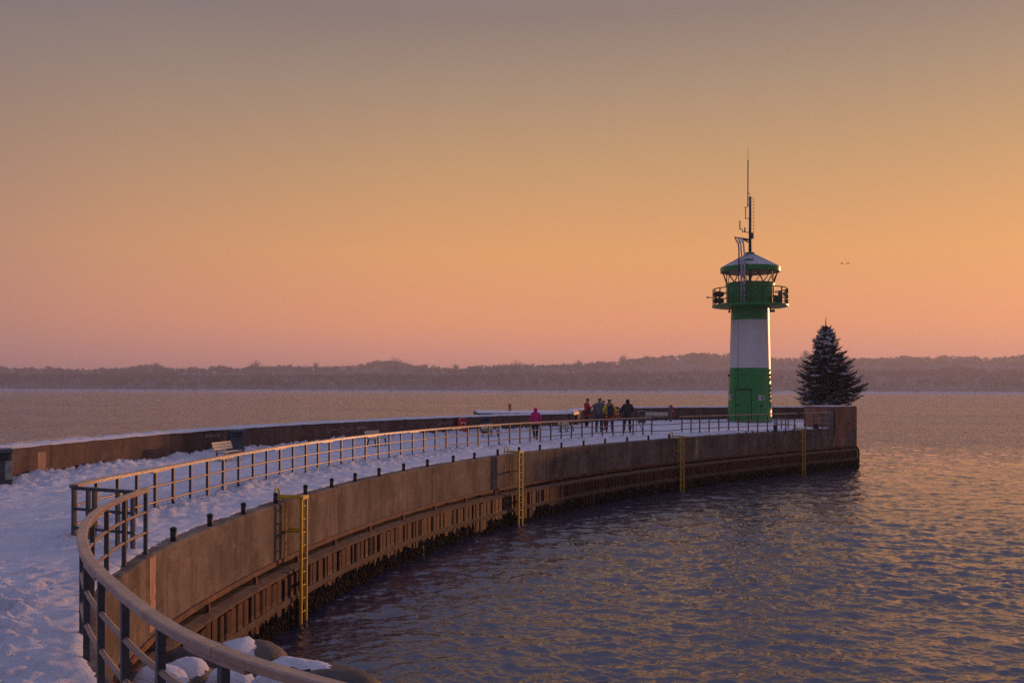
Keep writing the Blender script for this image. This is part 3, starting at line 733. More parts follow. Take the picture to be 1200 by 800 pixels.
# ------------------------------------------------------------------ litter bins
def make_bin():
    r = empty('litter_bin', (0, 0, 0))
    MB().box((0, 0, .42), (.50, .46, .72)).build('body', M['bin'], r, local=True, bevel=.04)
    MB().box((0, 0, .835), (.54, .50, .10)).build('lid', M['binlid'], r, local=True, bevel=.035)
    MB().box((0, -.233, .70), (.30, .012, .13)).build('slot', M['black_iron'], r, local=True)
    for s_ in (-1, 1): MB().box((s_*.19, 0, .03), (.06, .36, .06)).build('foot', M['black_iron'], r, local=True)
    MB().box((.05, -.234, .42), (.045, .012, .035)).build('lock', M['galv'], r, local=True)
    return r
proto = make_bin()
for k, (x, dd_, lab) in enumerate(((0, 21.6, 'grey litter bin with a sticker at the left edge of the picture'), (276.5, 32.2, 'blue grey litter bin beside the left bench at the parapet'), (569.5, 48.6, 'grey litter bin behind a bench right of the red lifebuoy case'))):
    q = atd(x, HY, dd_); p, t, out = par_frame(max(x, 5), 0); r = proto if k == 0 else copy_tree(proto)
    r.location = (q.x, q.y, DECK+.03); r.rotation_euler.z = math.atan2(out.y, out.x)+PI/2 - .75; r.scale = (1, 1, 1.1)
    tag(r, lab, 'bin', 'litter bins')
    if k == 0:
        M['sticker'] = mat('pale_sticker', (.42,.45,.25), (.12,.14,.20), 5, .5)
        MB().box((.16, -.236, .44), (.14, .012, .40)).build('sticker', M['sticker'], r, local=True)
r = copy_tree(proto); q = atd(752, HY, 66.4); r.location = (q.x, q.y, DECK+.03); r.rotation_euler.z = .15; r.scale = (1, 1, 1)
for ch in list(r.children):
    if ch.name.startswith('sticker'): bpy.data.objects.remove(ch)
tag(r, 'grey litter bin right of the person in dark clothes, before the railing gap', 'bin', 'litter bins')
for r in [o for o in bpy.data.objects if o.name.startswith('litter_bin.')]:
    for ch in list(r.children):
        if ch.name.startswith('sticker'): bpy.data.objects.remove(ch)

# ------------------------------------------------------------------ lifebuoy cases
def lifebuoy_case(loc, rz, mt, lab):
    r = empty('lifebuoy_case', loc, rz, lab, 'lifebuoy', 'lifebuoy cases')
    prof = []
    for u in np.linspace(0, 2*PI, 28, endpoint=False):                    # tall rounded housing, open in front
        prof.append((.32*math.copysign(abs(math.cos(u))**.75, math.cos(u)), .50+.44*math.copysign(abs(math.sin(u))**.8, math.sin(u))))
    n = len(prof); vs = [(x, .11, z) for x, z in prof]+[(x, -.04, z) for x, z in prof]+[(x*.84, -.06, .50+(z-.50)*.86) for x, z in prof]+[(x*.80, .05, .50+(z-.50)*.82) for x, z in prof]
    fs = [tuple(range(n))]
    for k in range(3): fs += [(k*n+i, (k+1)*n+i, (k+1)*n+(i+1) % n, k*n+(i+1) % n) for i in range(n)]
    fs.append(tuple(reversed(range(3*n, 4*n))))
    MB().add(vs, fs).build('housing', mt, r, True, local=True)
    ring = [(.17*math.cos(u), -.02, .52+.20*math.sin(u)) for u in np.linspace(0, 2*PI, 25)]
    rb = MB().tube(ring, .055, 10).build('ring', M['orange'], r, True, local=True)
    for a in (PI/4, 3*PI/4, 5*PI/4, 7*PI/4):
        seg = [(.17*math.cos(u), -.02, .52+.20*math.sin(u)) for u in np.linspace(a-.22, a+.22, 5)]
        MB().tube(seg, .0585, 10).build('band', M['plain_white'], rb, True, local=True)
    MB().box((0, .13, .42), (.07, .04, .9)).build('post', M['galv'], r, local=True)
    return r
p, t, out = par_frame(537, .28); lifebuoy_case(p+Vector((0,0,.02)), math.atan2(out.y, out.x)+PI/2, M['red'], 'red lifebuoy case mounted in front of the parapet, left of two bins')
q = atd(722.7, HY, 69.5); lifebuoy_case((q.x, q.y, DECK+.22), -.15, M['orange'], 'orange lifebuoy case behind the person in the yellow jacket')

# ------------------------------------------------------------------ brown post left of the lighthouse
M['postwood'] = mat('brown_post_wood', (.22,.12,.085), (.14,.075,.055), 6, .8, .3, stretch=(3,3,.4))
q = atd(786, HY, 70.5); r = empty('signal_post', (q.x, q.y, DECK), 0, 'brown post with small red boxes standing left of the lighthouse', 'post')
MB().box((0, 0, .56), (.17, .14, 1.3)).build('stem', M['postwood'], r, local=True, bevel=.01)
MB().box((.0, 0, 1.235), (.21, .18, .05)).build('cap', M['postwood'], r, local=True)
for z in (1.1, .8): MB().box((.14, -.02, z), (.11, .13, .16)).build('call_box', M['red'], r, local=True, bevel=.015)
# ------------------------------------------------------------------ lighthouse
LD = 70.1; lq = atd(878.6, HY, LD); LX, LY = lq.x, lq.y
LH = empty('lighthouse', (LX, LY, DECK), 0, 'green and white striped lighthouse with a gallery and an antenna mast', 'lighthouse')
tw_ = Vector((-LX, -LY, 0)).normalized(); rt = Vector((-tw_.y, tw_.x, 0))      # towards the viewer / to the right as seen
if rt.x < 0: rt = -rt
K = LD/F
def lz(py): return (494.7-py)*K
def loc(px, fwd, z): return rt*((px-878.6)*K) + tw_*fwd + Vector((0,0,z))
def trad(z): return 1.635 - .26*(z/8.45)**.8
zs = [0, .02, .5, 1.5, 2.8, lz(431.3)]
def part(mb, name, m, parent=None, smooth=False, bevel=0): return mb.build(name, m, parent or LH, smooth, local=True, bevel=bevel)
def auto(o, ang=35):
    o.data.polygons.foreach_set('use_smooth', [True]*len(o.data.polygons)); o.data.set_sharp_from_angle(angle=math.radians(ang)); return o
auto(part(MB().lathe([(trad(z), z) for z in zs], 64), 'tower_section', M['green']))
zs = np.linspace(lz(431.3), lz(375.5), 5); auto(part(MB().lathe([(trad(z), z) for z in zs], 64), 'tower_section', M['white']))
zs = np.linspace(lz(375.5), lz(357.9)-.12, 4); auto(part(MB().lathe([(trad(z), z) for z in zs], 64), 'tower_section', M['green']))
part(MB().lathe([(1.73, -.05), (1.73, .035), (1.60, .06)], 48), 'plinth', M['concrete'])
zr1 = lz(357.9); zr0 = zr1-.15
auto(part(MB().lathe([(1.4, zr0-.02), (1.75, zr0+.0), (2.72, zr0+.02), (2.78, zr0+.04), (2.78, zr1), (2.72, zr1), (2.70, zr1-.04), (1.5, zr1-.04)], 64), 'gallery', M['green']))
zt = lz(333.2)
auto(part(MB().lathe([(1.74, zr1-.05), (1.75, zt-.08), (1.80, zt-.07), (1.80, zt)], 64), 'watch_room', M['green']))
# gallery railing: posts, three rings, mesh panels left open
M['green_rail'] = mat('dark_green_rail_paint', (.006,.09,.03), (.005,.075,.026), 5, .45)
gz = lz(339.2); npost = 20
for k in range(npost):
    a = 2*PI*k/npost+.09; c = Vector((2.70*math.cos(a), 2.70*math.sin(a), 0))
    part(MB().bar(c+Vector((0,0,zr1-.02)), c+Vector((0,0,gz)), .075, .075), 'gallery_post', M['green_rail'])
def ring(r, z, th, n=64): return [Vector((r*math.cos(u), r*math.sin(u), z)) for u in np.linspace(0, 2*PI, n+1)]
for z in (gz, zr1+.72, zr1+.38): part(MB().tube(ring(2.70, z, .02), 0.04 if z == gz else .028, 6, cap=False), 'gallery_rail', M['green_rail'], smooth=True)
# lantern room: outward leaning glazing with zigzag mullions
zl = lz(318.9); nb = 10; r0, r1 = 1.74, 2.02
M['pane'] = None
m, n, b = newmat('window_glass'); b.inputs['Base Color'].default_value = (.9,.9,.92,1); b.inputs['Roughness'].default_value = .02
b.inputs['Transmission Weight'].default_value = 0.0; b.inputs['Alpha'].default_value = .07; b.inputs['Specular IOR Level'].default_value = .5; M['pane'] = m
for k in range(nb):
    a0 = 2*PI*k/nb; a1 = 2*PI*(k+1)/nb; am = (a0+a1)/2
    pt = lambda a, r, z: Vector((r*math.cos(a), r*math.sin(a), z))
    A = pt(a0, r0, zt); B = pt(a1, r0, zt); C_ = pt(am, r1*.985, zl)
    f = part(MB().bar(A, C_, .065, .05).bar(C_, B, .065, .05), 'window_mullion', M['steel'])
    part(MB().add([pt(a0, r0-.02, zt), pt(a1, r0-.02, zt), pt(a1, r1-.02, zl), pt(a0, r1-.02, zl)], [(0,1,2,3)]), 'pane', M['pane'], f)
part(MB().tube(ring(r0+.01, zt+.02, 0, 48), .05, 6, cap=False), 'window_sill', M['steel'], smooth=True)
part(MB().lathe([(.12, zt-.4), (.12, zl+.3)], 12), 'column', M['steel'], smooth=True)
zf = lz(314.0); za = lz(297.5)
auto(part(MB().lathe([(1.9, zl-.03), (2.18, zl-.02), (2.19, zf), (2.12, zf+.02), (1.9, zf+.01)], 64), 'roof_fascia', M['green']))
nr_ = 16; roof = MB()
roof.lathe([(2.14, zf+.022), (.34, za-.06)], nr_); rf = part(roof, 'roof', M['frost'])
for k in range(nr_):
    a = 2*PI*k/nr_
    part(MB().bar(Vector((2.14*math.cos(a), 2.14*math.sin(a), zf+.03)), Vector((.36*math.cos(a), .36*math.sin(a), za-.05)), .03, .03), 'roof_seam', M['frost'], rf)
part(MB().lathe([(.36, za-.10), (.36, za+.08), (.30, za+.10)], 20), 'roof_cap', M['green'])
c = loc(876.5, 1.05, lz(309.5)); part(MB().box(c, (.70, .9, .42), math.atan2(rt.y, rt.x)), 'roof_hatch', M['green'], bevel=.02)
# external access ladder with white stiles and a dark pole beside it
ztop = lz(281)
lb = 2.0
for px in (869.0, 872.2):
    pts = [loc(px, 1.86, zr1-.1), loc(px, 2.24, zt+.5), loc(px, 2.26, zf+.2), loc(px, 1.9, lz(302)), loc(px-1.2, 1.2, lz(288)), loc(px-3.4, .75, ztop)]
    mb = MB()
    for a, b2 in zip(pts[:-1], pts[1:]): mb.bar(a, b2, .095, .13)
    part(mb, 'access_stile', M['frost'])
z = zr1+.1
while z < lz(300):
    part(MB().bar(loc(872.4, 2.27, z), loc(876.0, 2.27, z), .035, .035), 'access_rung', M['steel']); z += .30
for px, x2 in ((866.2, 862.0),):
    mb = MB(); pts = [loc(px, 2.15, zr1-.1), loc(px, 2.25, lz(297)), loc(px-1.0, 1.7, lz(289)), loc(x2, .9, lz(281.5))]
    for a, b2 in zip(pts[:-1], pts[1:]): mb.tube([a, b2], .05, 8)
    part(mb, 'safety_pole', M['steel'])
# mast, arm, antennas
zm = lz(230.5)
part(MB().tube([loc(878.4, 0, za), loc(878.4, 0, zm)], [.115, .085], 12), 'mast', M['steel'], smooth=True)
part(MB().bar(loc(878, .05, lz(281.5)), loc(868, .4, lz(280)), .10, .13).bar(loc(868, .4, lz(280)), loc(861, .8, lz(279.5)), .08, .08).bar(loc(877, .05, lz(284.5)), loc(870, .3, lz(280.8)), .07, .07), 'mast_arm', M['steel'])
part(MB().tube([loc(875.8, .12, lz(243)), loc(875.8, .12, lz(188))], .042, 8).tube([loc(875.8, .12, lz(189)), loc(875.8, .12, lz(174))], .013, 6), 'whip_antenna', M['black_iron'])
for y in (240, 232, 226): part(MB().bar(loc(875.8, .1, lz(y)), loc(878.4, 0, lz(y+2)), .03, .03), 'antenna_clamp', M['black_iron'])
part(MB().bar(loc(882.6, 0, lz(232)), loc(882.6, 0, lz(280)), .022, .022), 'mast_rail', M['steel'])
y = 232.5
while y < 297:
    part(MB().bar(loc(878.4, -.02, lz(y)), loc(882.7 if y < 280 else 881.5, -.02, lz(y)), .022, .022), 'mast_step', M['steel']); y += 4.0
part(MB().bar(loc(878.4, 0, lz(256.5)), loc(873.0, .1, lz(256)), .045, .045).tube([loc(873.2, .1, lz(257)), loc(873.2, .1, lz(244))], .03, 6).bar(loc(871.7, .1, lz(242.7)), loc(873.2, .1, lz(244)), .04).bar(loc(874.7, .1, lz(242.7)), loc(873.2, .1, lz(244)), .04), 'dipole_antenna', M['black_iron'])
part(MB().bar(loc(878.4, 0, lz(272.6)), loc(869.8, .2, lz(272)), .05).tube([loc(869.8, .2, lz(272)), loc(869.6, .2, lz(269.5)), loc(867, .25, lz(268.5))], .035, 6).tube([loc(866.8, .25, lz(269)), loc(866.8, .25, lz(260))], .04, 6)
     .bar(loc(865.4, .25, lz(259)), loc(868, .25, lz(260)), .035).tube([loc(872.4, .2, lz(272)), loc(872.5, .2, lz(267))], .05, 6), 'wind_sensor', M['black_iron'])
part(MB().box(loc(880.6, 0, lz(276.5)), (.16, .16, .42)), 'mast_box', M['steel'])
# navigation lights, horn and cabinets on the gallery
for x in (840.6, 846.3):
    for y in (346.3, 353.7):
        c = loc(x, 1.2, lz(y)); part(MB().tube([c-tw_*.22, c+tw_*.10, c+tw_*.2], [.17, .21, .19], 16), 'signal_lamp', M['black_iron'])
part(MB().bar(loc(843.4, 1.1, zr1-.1), loc(843.4, 1.1, lz(342)), .06), 'lamp_bracket', M['steel'])
part(MB().tube([loc(836, .6, lz(348.6)), loc(832.4, .6, lz(348.6)), loc(829.2, .6, lz(348.4))], [.03, .035, .075], 10), 'horn', M['black_iron'])
part(MB().lathe([(.16, zr1-.1), (.16, lz(342.5)), (.05, lz(341.5))], 14, loc(912.5, .2, 0)), 'gallery_tank', M['galv'])
for x, f2 in ((908.6, .7), (906.3, 1.0)): part(MB().box(loc(x, f2, lz(352)), (.22, .2, .5), math.atan2(rt.y, rt.x)), 'gallery_box', M['steel'])
part(MB().box(loc(917.2, .5, lz(346)), (.2, .2, .22)), 'camera_box', M['steel'])
for x in (855.2, 901.5): part(MB().bar(loc(x, .4, zr0), loc(x, .4, zr0-.22), .05).box(loc(x+(2 if x > 870 else 0), .4, zr0-.32), (.38 if x > 870 else .16, .2, .17), math.atan2(rt.y, rt.x)), 'floodlight', M['black_iron'])
def on_tower(px, z, out=0.0):
    r = trad(z)+out; lat = (px-878.6)*K; fw = math.sqrt(max(r*r-lat*lat, 0)); return rt*lat+tw_*fw+Vector((0,0,z)), math.atan2(tw_.y*fw+rt.y*lat, tw_.x*fw+rt.x*lat)
def plate(px0, px1, y0, y1, name, m, out, th=.03, n=6, parent=None):
    z0, z1 = lz(y1), lz(y0); mb = MB(); vs = []
    for o in (out-.06, out):
        for z in (z0, z1):
            for k in range(n+1): vs.append(on_tower(px0+(px1-px0)*k/n, z, o)[0])
    w = n+1; fs = []
    for k in range(n):
        fs += [(2*w+k, 2*w+k+1, 3*w+k+1, 3*w+k), (k, 2*w+k, 3*w+k, w+k)[::1] if k == 0 else (2*w+k, 2*w+k+1, 3*w+k+1, 3*w+k)]
        fs += [(w+k, 3*w+k, 3*w+k+1, w+k+1), (k, k+1, 2*w+k+1, 2*w+k)]
    fs = list(dict.fromkeys(fs)); fs.append((n, w+n, 3*w+n, 2*w+n))
    return part(mb.add(vs, fs), name, m, parent)
M['green_door'] = mat('door_green_paint', (.009,.23,.055), (.008,.205,.048), 3, .45, .1)
M['green_dark'] = mat('dark_green_frame_paint', (.006,.05,.018), (.005,.045,.016), 5, .6)  # darker green for the door frame and number plate backing
df = plate(862.4, 881.0, 455.4, 492.5, 'door_frame', M['green_dark'], .03)
door = plate(863.4, 880.0, 457.0, 492.4, 'door', M['green_door'], .055)
plate(862.0, 882.0, 454.2, 455.3, 'door_canopy', M['green'], .20)
c, a = on_tower(865.2, lz(474.5), .06); part(MB().box(c, (.05, .14, .05), a), 'handle', M['black_iron'], door)
c, a = on_tower(867.6, lz(474.0), .06); part(MB().box(c, (.03, .07, .07), a), 'lock', M['black_iron'], door)
c, a = on_tower(872, lz(467.4), .06); part(MB().bar(c-rt*.2-Vector((0,0,.03)), c+rt*.2+Vector((0,0,.04)), .012, .02), 'scratch', M['scrawl'], door)
def sill_window(x0, x1, y0, y1):
    f = plate(x0, x1, y0, y1, 'window', M['plain_white'], .04); xm = (x0+x1)/2
    plate(x0+.5, xm-.2, y0+.5, y1-.5, 'pane', M['frost'], .055, parent=f); plate(xm+.2, x1-.5, y0+.5, y1-.5, 'pane', M['galv'], .055, parent=f)
sill_window(854.9, 858.8, 462.6, 468.8); sill_window(888.4, 894.8, 462.8, 469.0)
c, a = on_tower(892.0, lz(474.6), .02); part(MB().box(c, (.06, .12, .14), a), 'socket', M['black_iron'])
for px_, y_ in ((901.5, 439.5), (854.6, 440)): c, a = on_tower(px_, lz(y_), .05); part(MB().box(c, (.14, .12, .14), a), 'sensor', M['black_iron'])
plate(869.3, 875.3, 438.0, 441.4, 'number_plate', M['green_dark'], .02); plate(869.8, 874.8, 438.5, 440.9, 'plate_face', M['green'], .028)
plate(864.0, 865.2, 376.5, 430.8, 'cable_duct', M['plain_white'], .05); plate(868.4, 871.4, 393.5, 399.0, 'hatch', M['plain_white'], .02)
plate(863.8, 865.0, 431.8, 456, 'cable_duct', M['green'], .05)

# ------------------------------------------------------------------ fir tree
def fir():
    d = 73.0; q = atd(967.5, HY, d); bx, by = q.x, q.y; r = empty('fir_tree', (bx, by, DECK), 0, 'dark fir tree dusted with snow at the end of the mole, right of the lighthouse', 'tree')
    Kt = d/F; base = (494 - 478)*Kt; hgt = (456.9+H/Kt-371)*Kt
    rg = random.Random(11)
    tr = MB(); tr.tube([(0,0,-.1), (.02,0,1.5), (0,.02,3.5), (0,0,hgt-.9), (0,0,hgt)], [.22,.19,.12,.035,.012], 10)
    tr.tube([(.0,0,.6),(-.25,.05,1.0),(-.42,.1,1.9)], [.12,.10,.06], 8)
    tr.build('trunk', M['bark'], r, True, local=True)
    # silhouette half-widths against height, measured left and right of the trunk
    HZ = np.array([.9,1.15,1.48,1.9,2.35,2.55,3.2,3.42,3.86,4.18,4.6,5.05,5.58,5.9,6.45,6.98,7.5,hgt])
    WL = np.array([1.1,1.7,2.27,2.3,2.16,2.16,2.27,2.16,1.94,1.73,1.4,1.12,1.3,1.19,.92,.65,.24,.05])
    WR = np.array([1.2,1.8,2.5,2.8,3.4,2.9,2.4,2.16,2.05,2.05,1.84,1.51,1.0,1.35,1.08,.65,.30,.05])
    V = []; Fq = []; SV = []; SF = []
    right = Vector((1, -.2, 0)).normalized()
    z = 1.25; lvl = 0
    def needle_spray(p, d, L, w):
        # one twig: a flattened tuft of short needles around its axis
        d = d.normalized(); s_ = d.cross(Vector((0,0,1)));  s_ = s_.normalized() if s_.length > .1 else Vector((1,0,0)); u = s_.cross(d)
        k = max(4, int(L/.04))
        for j in range(k):
            t = (j+.5)/k; c = p + d*(L*t); ll = w*(1-.55*t)*rg.uniform(.7, 1.3)
            for sg in (-1, 1):
                e = c + s_*sg*ll + d*ll*.75 + u*rg.uniform(-.3, .45)*ll
                b0 = c - d*.020; b1 = c + d*.022 + u*.008
                i = len(V); V.extend([b0, b1, e]); Fq.append((i, i+1, i+2))
    while z < hgt-.85:
        f = z/hgt; nbr = int(19 - 9*f); a0 = rg.random()*6
        for k in range(nbr):
            a = a0 + 2*PI*k/nbr + rg.uniform(-.2, .2); dirh = Vector((math.cos(a), math.sin(a), 0))
            side = dirh.dot(right); wl = np.interp(z, HZ, WL); wr = np.interp(z, HZ, WR)
            L = (wl*(1-side)/2 + wr*(1+side)/2)*rg.uniform(.60, 1.08)*(1.0 if z < 5.0 else (.84 if z < 6.3 else .70*(1-.62*(z-6.3)/(hgt-6.3))))
            L = max(L, .15)*.97
            droop = -.34*(1-f) + .22*f; zz = z + rg.uniform(-.16, .16)
            pts = []
            for j in range(7):
                t = j/6; pts.append(Vector((0,0,zz)) + dirh*(L*t) + Vector((0,0,L*(droop*t + .34*t*t)))+Vector((rg.uniform(-.03,.03),rg.uniform(-.03,.03),0))*L*.4)
            nt = max(6, int(L/.056))
            for j in range(nt):
                t = .10+.9*(j+rg.random())/nt; t = min(t, .999); i = int(t*6); p = pts[i].lerp(pts[i+1], t*6-i); bd = (pts[i+1]-pts[i]).normalized()
                sl = (.14+.44*L*.5*(1-t)**.8*1.1)*rg.uniform(.7, 1.2); sl = min(sl, .62)
                for sg in (-1, 1):
                    sd = Vector((-dirh.y, dirh.x, 0))*sg; dd = (bd*.75 + sd*.8 + Vector((0,0,rg.uniform(-.22, .26)))); needle_spray(p, dd, sl, .105)
                if rg.random() < .55: needle_spray(p, bd+Vector((rg.uniform(-.3,.3), rg.uniform(-.3,.3), rg.uniform(-.1,.8))), .28, .09)
            needle_spray(pts[5], (pts[6]-pts[5]), .32, .08)
            # snow lying on some of the branches
            if rg.random() < .74 and L > .35:
                t0 = rg.uniform(.45, .92); i = int(t0*6); p = pts[i]+Vector((0,0,.10)); 
                for q_ in range(rg.randint(5, 13)):
                    c = p + dirh*rg.uniform(-.2, .3)*min(L, 1.4) + Vector((-dirh.y, dirh.x, 0))*rg.uniform(-.24, .24)
                    c.z = p.z + rg.uniform(-.05, .04)
                    v, fc = ICO[1]; sx, sy, sz = rg.uniform(.07,.20), rg.uniform(.07,.20), rg.uniform(.03,.07); b = len(SV)
                    SV.extend([c+Vector((x*sx, y*sy, zz_*sz))*rg.uniform(.75,1.2) for x, y, zz_ in v]); SF.extend([tuple(b+m_ for m_ in q2) for q2 in fc])
        z += .19*(1-.35*f)*rg.uniform(.8, 1.2)
    for j in range(15): needle_spray(Vector((0,0,hgt-1.05+.065*j)), Vector((rg.uniform(-1,1), rg.uniform(-1,1), .9)), .26-.015*j, .045)
    np_mesh('crown', np.array([tuple(v) for v in V]), np.array(Fq), M['needle'], r, smooth=False)
    np_mesh('snow_patches', np.array([tuple(v) for v in SV]), np.array(SF), M['snow'], r)
fir()

# ------------------------------------------------------------------ boulders at the foot of the wall
ROCKS = [ # px, py(top), distance, radius xyz, snow?, label
 (268, 752, 12.9, (.50,.50,.44), 1, 'M', 'big round boulder with a thick snow cap seen over the handrail, nearest the wall'),
 (300, 752, 13.1, (.50,.55,.42), 0, 'rock', 'bare brown boulder just right of the big snow capped boulder'),
 (350, 772, 12.2, (.85,.5,.36), 1, 'darkrock', 'long dark boulder with a thin snow cover right at the water'),
 (385, 786, 11.9, (.75,.55,.34), 0, 'darkrock', 'low dark wet boulder at the water, furthest to the right'),
 (268, 787, 11.2, (.36,.34,.28), 1, 'rock', 'small snowy boulder below the handrail between two posts'),
 (232, 752, 12.6, (.65,.6,.50), 0, 'darkrock', 'dark boulder in shadow close against the rusty sheet piling'),
 (215, 776, 11.6, (.40,.42,.30), 1, 'rock', 'boulder with flat snow on top, leftmost behind the railing posts'),
 (312, 793, 11.0, (.48,.42,.34), 1, 'darkrock', 'snowy boulder under the handrail in front of the long dark boulder'),
 (190, 785, 11.0, (.42,.4,.32), 1, 'rock', 'small snowy boulder at the foot of the concrete wall, far left'),
 (250, 778, 11.9, (.55,.5,.45), 0, 'darkrock', 'dark boulder wedged under the big snow capped boulder'),
]
def rock(i, px, py, d, rad, snow, mt, lab):
    top = atd(px, py, d); c = Vector((top.x, top.y, top.z-rad[2]))
    r = empty('boulder', tuple(c), 0, lab, 'boulder', 'boulders at the foot of the quay')
    v, f = ICO[4]; P = np.array(v); rg = np.random.default_rng(i+4); R0 = 1.0
    for _ in range(9):                                   # knock flats off a sphere
        nrm = rg.normal(size=3); nrm /= np.linalg.norm(nrm); k = rg.uniform(.66, .92); h = P @ nrm; P = P - np.clip(h-k, 0, None)[:, None]*nrm*.85
    P = P*(1+.22*(fbm(P[:, 0]*2+i*3, P[:, 1]*2+P[:, 2]*1.7, 5, i)-.5)[:, None]+.07*(fbm(P[:, 0]*7+i*3, P[:, 1]*7+P[:, 2]*6, 3, i+2)-.5)[:, None]); P = P*np.array(rad)
    np_mesh('stone', P, np.array(f), M['rock' if mt == 'M' else mt], r)
    if snow:
        nz = P[:, 2]/rad[2]; e = fbm(P[:, 0]*5, P[:, 1]*5, 3, i+9); mg = nz + .34*(e-.5) - (.60 if mt == 'rock' else .52 if mt == 'M' else .68); keep = mg > -.05
        Q = P.copy(); up = np.clip(mg/.22, 0, 1)**.7; Q[:, 2] += -.012 + up*(.045+.06*fbm(P[:, 0]*4, P[:, 1]*4, 3, i+5)+.05*(fbm(P[:, 0]*9, P[:, 1]*9, 3, i+7)-.5))
        ff = np.array([t for t in f if all(keep[j] for j in t)])
        if len(ff):
            u, inv = np.unique(ff, return_inverse=True); np_mesh('snow_cap', Q[u], inv.reshape(ff.shape), M['snow'], r)
for i, a in enumerate(ROCKS): rock(i, *a)

# ------------------------------------------------------------------ birds
def bird(px, py, d, s_, rz, flap, lab):
    q = atd(px, py, d); r = MB(); span = .55*s_
    body = [(-.32,0,0),(-.2,0,.01),(0,0,.02),(.18,0,.03),(.27,0,.05),(.36,0,.045)]
    c, sn = math.cos(rz), math.sin(rz); tr = lambda p: (q.x+(p[0]*c-p[1]*sn)*s_, q.y+(p[0]*sn+p[1]*c)*s_, q.z+p[2]*s_)
    r.tube([tr(p) for p in body], [.02*s_,.05*s_,.085*s_,.06*s_,.05*s_,.012*s_], 8)
    for sg in (-1, 1):
        w = [(.12,.05*sg,.04),(.14,.32*sg,.04+flap*.3),(-.02,.62*sg,.04+flap*.35),(-.10,.34*sg,.03+flap*.3),(-.10,.05*sg,.03)]
        up = [tr(p) for p in w]; dn = [tr((p[0], p[1], p[2]-.06)) for p in w]; n_ = 5
        r.add(up+dn, [tuple(range(n_)), tuple(reversed(range(n_, 2*n_)))]+[(k, (k+1) % n_, n_+(k+1) % n_, n_+k) for k in range(n_)])
    tag(r.build('bird', M['black_iron'], None, True), lab, 'bird', 'birds in the sky')
bird(986.0, 308.9, 260, .95, .2, .6, 'leftmost tiny dark bird flying in the orange sky above the fir tree')
bird(987.6, 308.6, 262, .85, .3, -.3, 'second tiny dark bird from the left in the orange sky')
bird(992.2, 308.9, 258, .95, .1, .3, 'third tiny dark bird from the left in the orange sky')
bird(994.4, 308.7, 265, .85, .2, .7, 'rightmost tiny dark bird flying in the orange sky above the fir tree')
# ------------------------------------------------------------------ people
for k, c in dict(pink=(.66,.025,.18), darkred=(.48,.022,.032), navy=(.024,.032,.065), greyblue=(.12,.135,.165), char=(.026,.028,.034), yellow=(.80,.54,.035),
                 maroon=(.20,.026,.03), jeans=(.045,.05,.065), knit=(.03,.04,.07), olive=(.03,.033,.032), tan=(.35,.2,.12)).items(): M['c_'+k] = cloth('cloth_'+k, c)
def skinned(name, verts, edges, radii, m, parent, root=0, sub=2):
    me = bpy.data.meshes.new(name); me.from_pydata(verts, edges, []); o = bpy.data.objects.new(name, me); COL.objects.link(o); o.parent = parent
    me.materials.append(m)
    sk = o.modifiers.new('Skin', 'SKIN'); sk.use_smooth_shade = True
    if not me.skin_vertices: 
        bpy.context.view_layer.objects.active = o
    L = me.skin_vertices[0].data
    for i, r in enumerate(radii): L[i].radius = (r, r) if isinstance(r, (int, float)) else r; L[i].use_root = (i == root)
    ss_ = o.modifiers.new('Sub', 'SUBSURF'); ss_.levels = sub; ss_.render_levels = sub
    return o
class Fig:
    def __init__(s): s.v = []; s.e = []; s.r = []
    def pt(s, p, r, link=None):
        s.v.append(tuple(p)); s.r.append(r); i = len(s.v)-1
        if link is not None: s.e.append((link, i))
        return i
    def chain(s, pts, link=None):
        for p, r in pts: link = s.pt(p, r, link)
        return link
